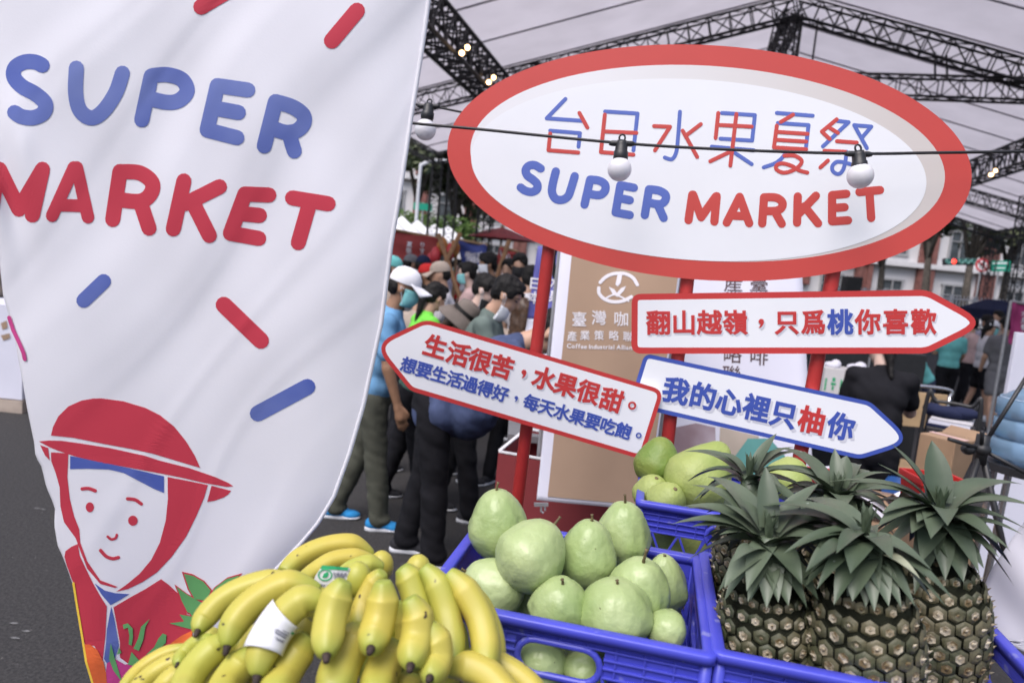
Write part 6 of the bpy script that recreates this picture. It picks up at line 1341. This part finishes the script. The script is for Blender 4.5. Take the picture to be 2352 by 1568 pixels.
# cardboard box, tripod, water bottle on a stool, white panel
c0 = P(2178, 1098, 3.0); hz = P(2178, 1012, 3.0).z; T = thing('cardboard_box', 'tall brown cardboard box behind the right pineapple', 'carton', (c0.x, c0.y, 0)); R = Matrix.Rotation(math.radians(28), 3, 'Z'); ax = (R @ Vector((1, 0, 0)), R @ Vector((0, 1, 0)), CZ)
cc_ = Vector((c0.x + .05, c0.y + .12, 0)); mb = MB(); mb.box(cc_ + CZ * (hz / 2), (.17, .16, hz), ax); mb.build('carton_body', CARD, T, bevel=.004)
mb = MB(); mb.box(cc_ + CZ * (hz + .002), (.03, .161, .002), ax); mb.build('packing_tape', PINKISH, T); mb = MB(); mb.hexa([cc_ + CZ * hz + ax[0] * .084 + ax[1] * s_ + q for s_, q in ((-.08, Vector((0, 0, 0))), (-.08, Vector((.002, 0, 0))), (.08, Vector((.002, 0, 0))), (.08, Vector((0, 0, 0))))] + [cc_ + CZ * hz + ax[0] * .15 + ax[1] * s_ + q + CZ * .03 for s_, q in ((-.08, Vector((0, 0, 0))), (-.08, Vector((.002, 0, 0))), (.08, Vector((.002, 0, 0))), (.08, Vector((0, 0, 0))))]); mb.build('flap', CARD, T)
hb = P(2254, 1031, 2.35); T = thing('tripod', 'black tripod with silver legs and a long arm in front of the water bottle', 'tripod', (hb.x, hb.y, 0))
mb = MB(); mb.tube([hb - CZ * .05, hb + CZ * .05], .022, 10); mb.ell(hb, (.03, .03, .025)); mb.ell(hb - RT * .045, (.025, .02, .02)); mb.build('hub', BLACKP, T, True)
for a in (95, 215, 335):
    d_ = Vector((math.cos(math.radians(a)), math.sin(math.radians(a)), 0)); mb = MB(); mb.tube([hb, hb.lerp(Vector((hb.x, hb.y, 0)) + d_ * .42, .45)], .011, 8); mb.tube([hb.lerp(Vector((hb.x, hb.y, 0)) + d_ * .42, .45), Vector((hb.x, hb.y, 0.01)) + d_ * .42], .008, 8, m=1); mb.build('leg', [BLACKP, CHROME], T, True)
for b_ in ((2360, 862), (2420, 1120), (2180, 1008), (2256, 990)):
    mb = MB(); mb.tube([hb, P(b_[0], b_[1], 2.3)], .007, 8); mb.build('arm', BLACKP, T, True)
WBLUE = bpy.data.materials.new('blue_water_bottle'); WBLUE.use_nodes = True; bn = WBLUE.node_tree.nodes['Principled BSDF']; bn.inputs['Base Color'].default_value = (.30, .48, .68, 1); bn.inputs['Roughness'].default_value = .12; bn.inputs['Transmission Weight'].default_value = .55; bn.inputs['IOR'].default_value = 1.25
cbt = P(2368, 1068, 2.5); ctp = P(2368, 905, 2.5); hB = ctp.z - cbt.z; T = thing('water_bottle', 'large blue ribbed water cooler bottle at the right edge', 'bottle', cbt)
prof = [(0, 0), (.11, 0), (.13, .02)]
for k in range(3): z0 = .025 + (hB * .85) * k / 3; prof += [(.135, z0), (.1355, z0 + hB * .12), (.135, z0 + hB * .235), (.127, z0 + hB * .25), (.127, z0 + hB * .272)]
prof += [(.13, hB * .9), (.09, hB * 1.02), (.04, hB * 1.12), (.03, hB * 1.3), (0, hB * 1.3)]
mb = MB(); mb.lathe(prof, cbt, None, 32); mb.build('bottle_body', WBLUE, T, True)
mb = MB(); mb.lathe([(.032, hB * 1.26), (.036, hB * 1.26), (.036, hB * 1.38), (0, hB * 1.38)], cbt, None, 20); mb.build('cap', BLUEB, T, True)
T = thing('stool', 'grey stool carrying the blue water bottle', 'stool', (cbt.x, cbt.y, 0)); mb = MB(); mb.lathe([(0, cbt.z - .03), (.15, cbt.z - .03), (.15, cbt.z - .003), (0, cbt.z - .003)], (cbt.x, cbt.y, 0), None, 24); mb.build('seat', BLACKP, T)
for k in range(4):
    a = k * 1.57 + .4; mb = MB(); mb.tube([Vector((cbt.x + .12 * math.cos(a), cbt.y + .12 * math.sin(a), cbt.z - .03)), Vector((cbt.x + .17 * math.cos(a), cbt.y + .17 * math.sin(a), 0))], .012, 8); mb.build('leg', CHROME, T)
p = P(2372, 850, 3.9); T = thing('notice_board', 'plain white display panel standing at the right edge', 'panel', (p.x, p.y, 0)); zp = P(2330, 762, 3.9).z; xl = P(2318, 850, 3.9).x
mb = MB(); mb.box((xl + .30, p.y, zp / 2 + .03), (.6, .03, zp - .06)); mb.build('board', BANW, T, bevel=.004); mb = MB(); mb.box((xl + .1, p.y + .02, .015), (.06, .4, .03)); mb.box((xl + .5, p.y + .02, .015), (.06, .4, .03)); mb.build('feet', STEEL, T)
MAG = mat('magenta_banner_cloth', (.30, .03, .13), .8, .1, 4)
flagthing('magenta_banner', 'tall magenta banner with white lettering at the right edge', [(2322, 692, 9), (2372, 700, 9), (2372, 800, 9), (2318, 790, 9)], MAG, [('水', 2352, 720), ('果', 2351, 736), ('祭', 2350, 752)], 15, rodm=STEEL)
p = P(2283, 712, 14.5); T = thing('navy_canopy', 'low navy blue stall canopy behind the people at the right', 'canopy', (p.x, p.y, 0)); mb = MB(); q_ = []
for z, k in ((.22, .25), (0, 1), (-.22, 1)): q_.append([p + Vector((sx * .42 * k, sy * .5 * k, z)) for sx, sy in ((-1, -1), (1, -1), (1, 1), (-1, 1))])
mb.add([v for r in q_ for v in r], [(0, 1, 2, 3)] + [(i * 4 + j, (i + 1) * 4 + j, (i + 1) * 4 + (j + 1) % 4, i * 4 + (j + 1) % 4) for i in range(2) for j in range(4)]); mb.build('canopy_cloth', NAVY, T)
for sx in (-1, 1):
    mb = MB(); mb.tube([(p.x + sx * .4, p.y - .48, 0), (p.x + sx * .4, p.y - .48, p.z - .01)], .02, 6); mb.build('leg', STEEL, T)
# red crates and bits on the ground right behind the pineapples
def bin_(label, u, v, d, w, h, m):
    c = P(u, v, d); T = thing('red_bin', label, 'bin', (c.x, c.y, c.z - h), 'red plastic bins behind the pineapples'); mb = MB(); k = []
    b = Vector((c.x, c.y, c.z - h))
    for z, s_ in ((0, .86), (h - .02, 1), (h - .02, 1.08), (h, 1.08), (h, .96), (.02, .82)): k.append([b + Vector((sx * w / 2 * s_, sy * w * .4 * s_, z)) for sx, sy in ((-1, -1), (1, -1), (1, 1), (-1, 1))])
    mb.add([q for r in k for q in r], [(3, 2, 1, 0)] + [(i * 4 + j, i * 4 + (j + 1) % 4, (i + 1) * 4 + (j + 1) % 4, (i + 1) * 4 + j) for i in range(5) for j in range(4)] + [(20, 21, 22, 23)])
    mb.build('tub', m, T, bevel=.004)
    m2 = MB(); m2.box(b + Vector((0, 0, -b.z / 2 - .002)), (w * .8, w * .6, b.z - .004)); m2.build('stand', CARD, T); return T
REDP = mat('red_plastic', (.50, .025, .022), .4, .06, 8)
bin_('bright red bin between the two big pineapple crowns', 2150, 1092, 2.0, .14, .14, REDP)
bin_('red bin next to the foot of the right red post', 1912, 1085, 2.4, .13, .2, REDP)
T = thing('packing_paper', 'heap of white and kraft packing paper on a low crate behind the pineapples', 'paper', (P(2000, 1130, 2.6).x, P(2000, 1130, 2.6).y, 0)); c = P(1990, 1125, 2.6)
mb = MB(); mb.box(Vector((c.x, c.y + .1, c.z / 2 - .05)), (.7, .45, c.z - .1)); mb.build('crate_base', CARD, T)
rg = random.Random(8)
for k in range(7):
    mb = MB(); e = Vector((c.x - .27 + .09 * k, c.y - .02 + rg.uniform(-.05, .12), c.z - .03)); a_ = rg.uniform(0, 3); d1 = Vector((math.cos(a_), math.sin(a_), .3)).normalized() * .09; d2 = Vector((-math.sin(a_), math.cos(a_), rg.uniform(.1, .8))).normalized() * .07
    mb.add([e - d1 - d2, e + d1 * .3 - d2 * 1.2 + CZ * .02, e + d1 - d2 * .7, e - d1 + d2, e + CZ * .04 + d2 * .8, e + d1 + d2], [(0, 1, 4, 3), (1, 2, 5, 4)]); o_ = mb.build('paper_sheet', [BAG, CARD, BANW][k % 3], T); sl = o_.modifiers.new('t', 'SOLIDIFY'); sl.thickness = .002
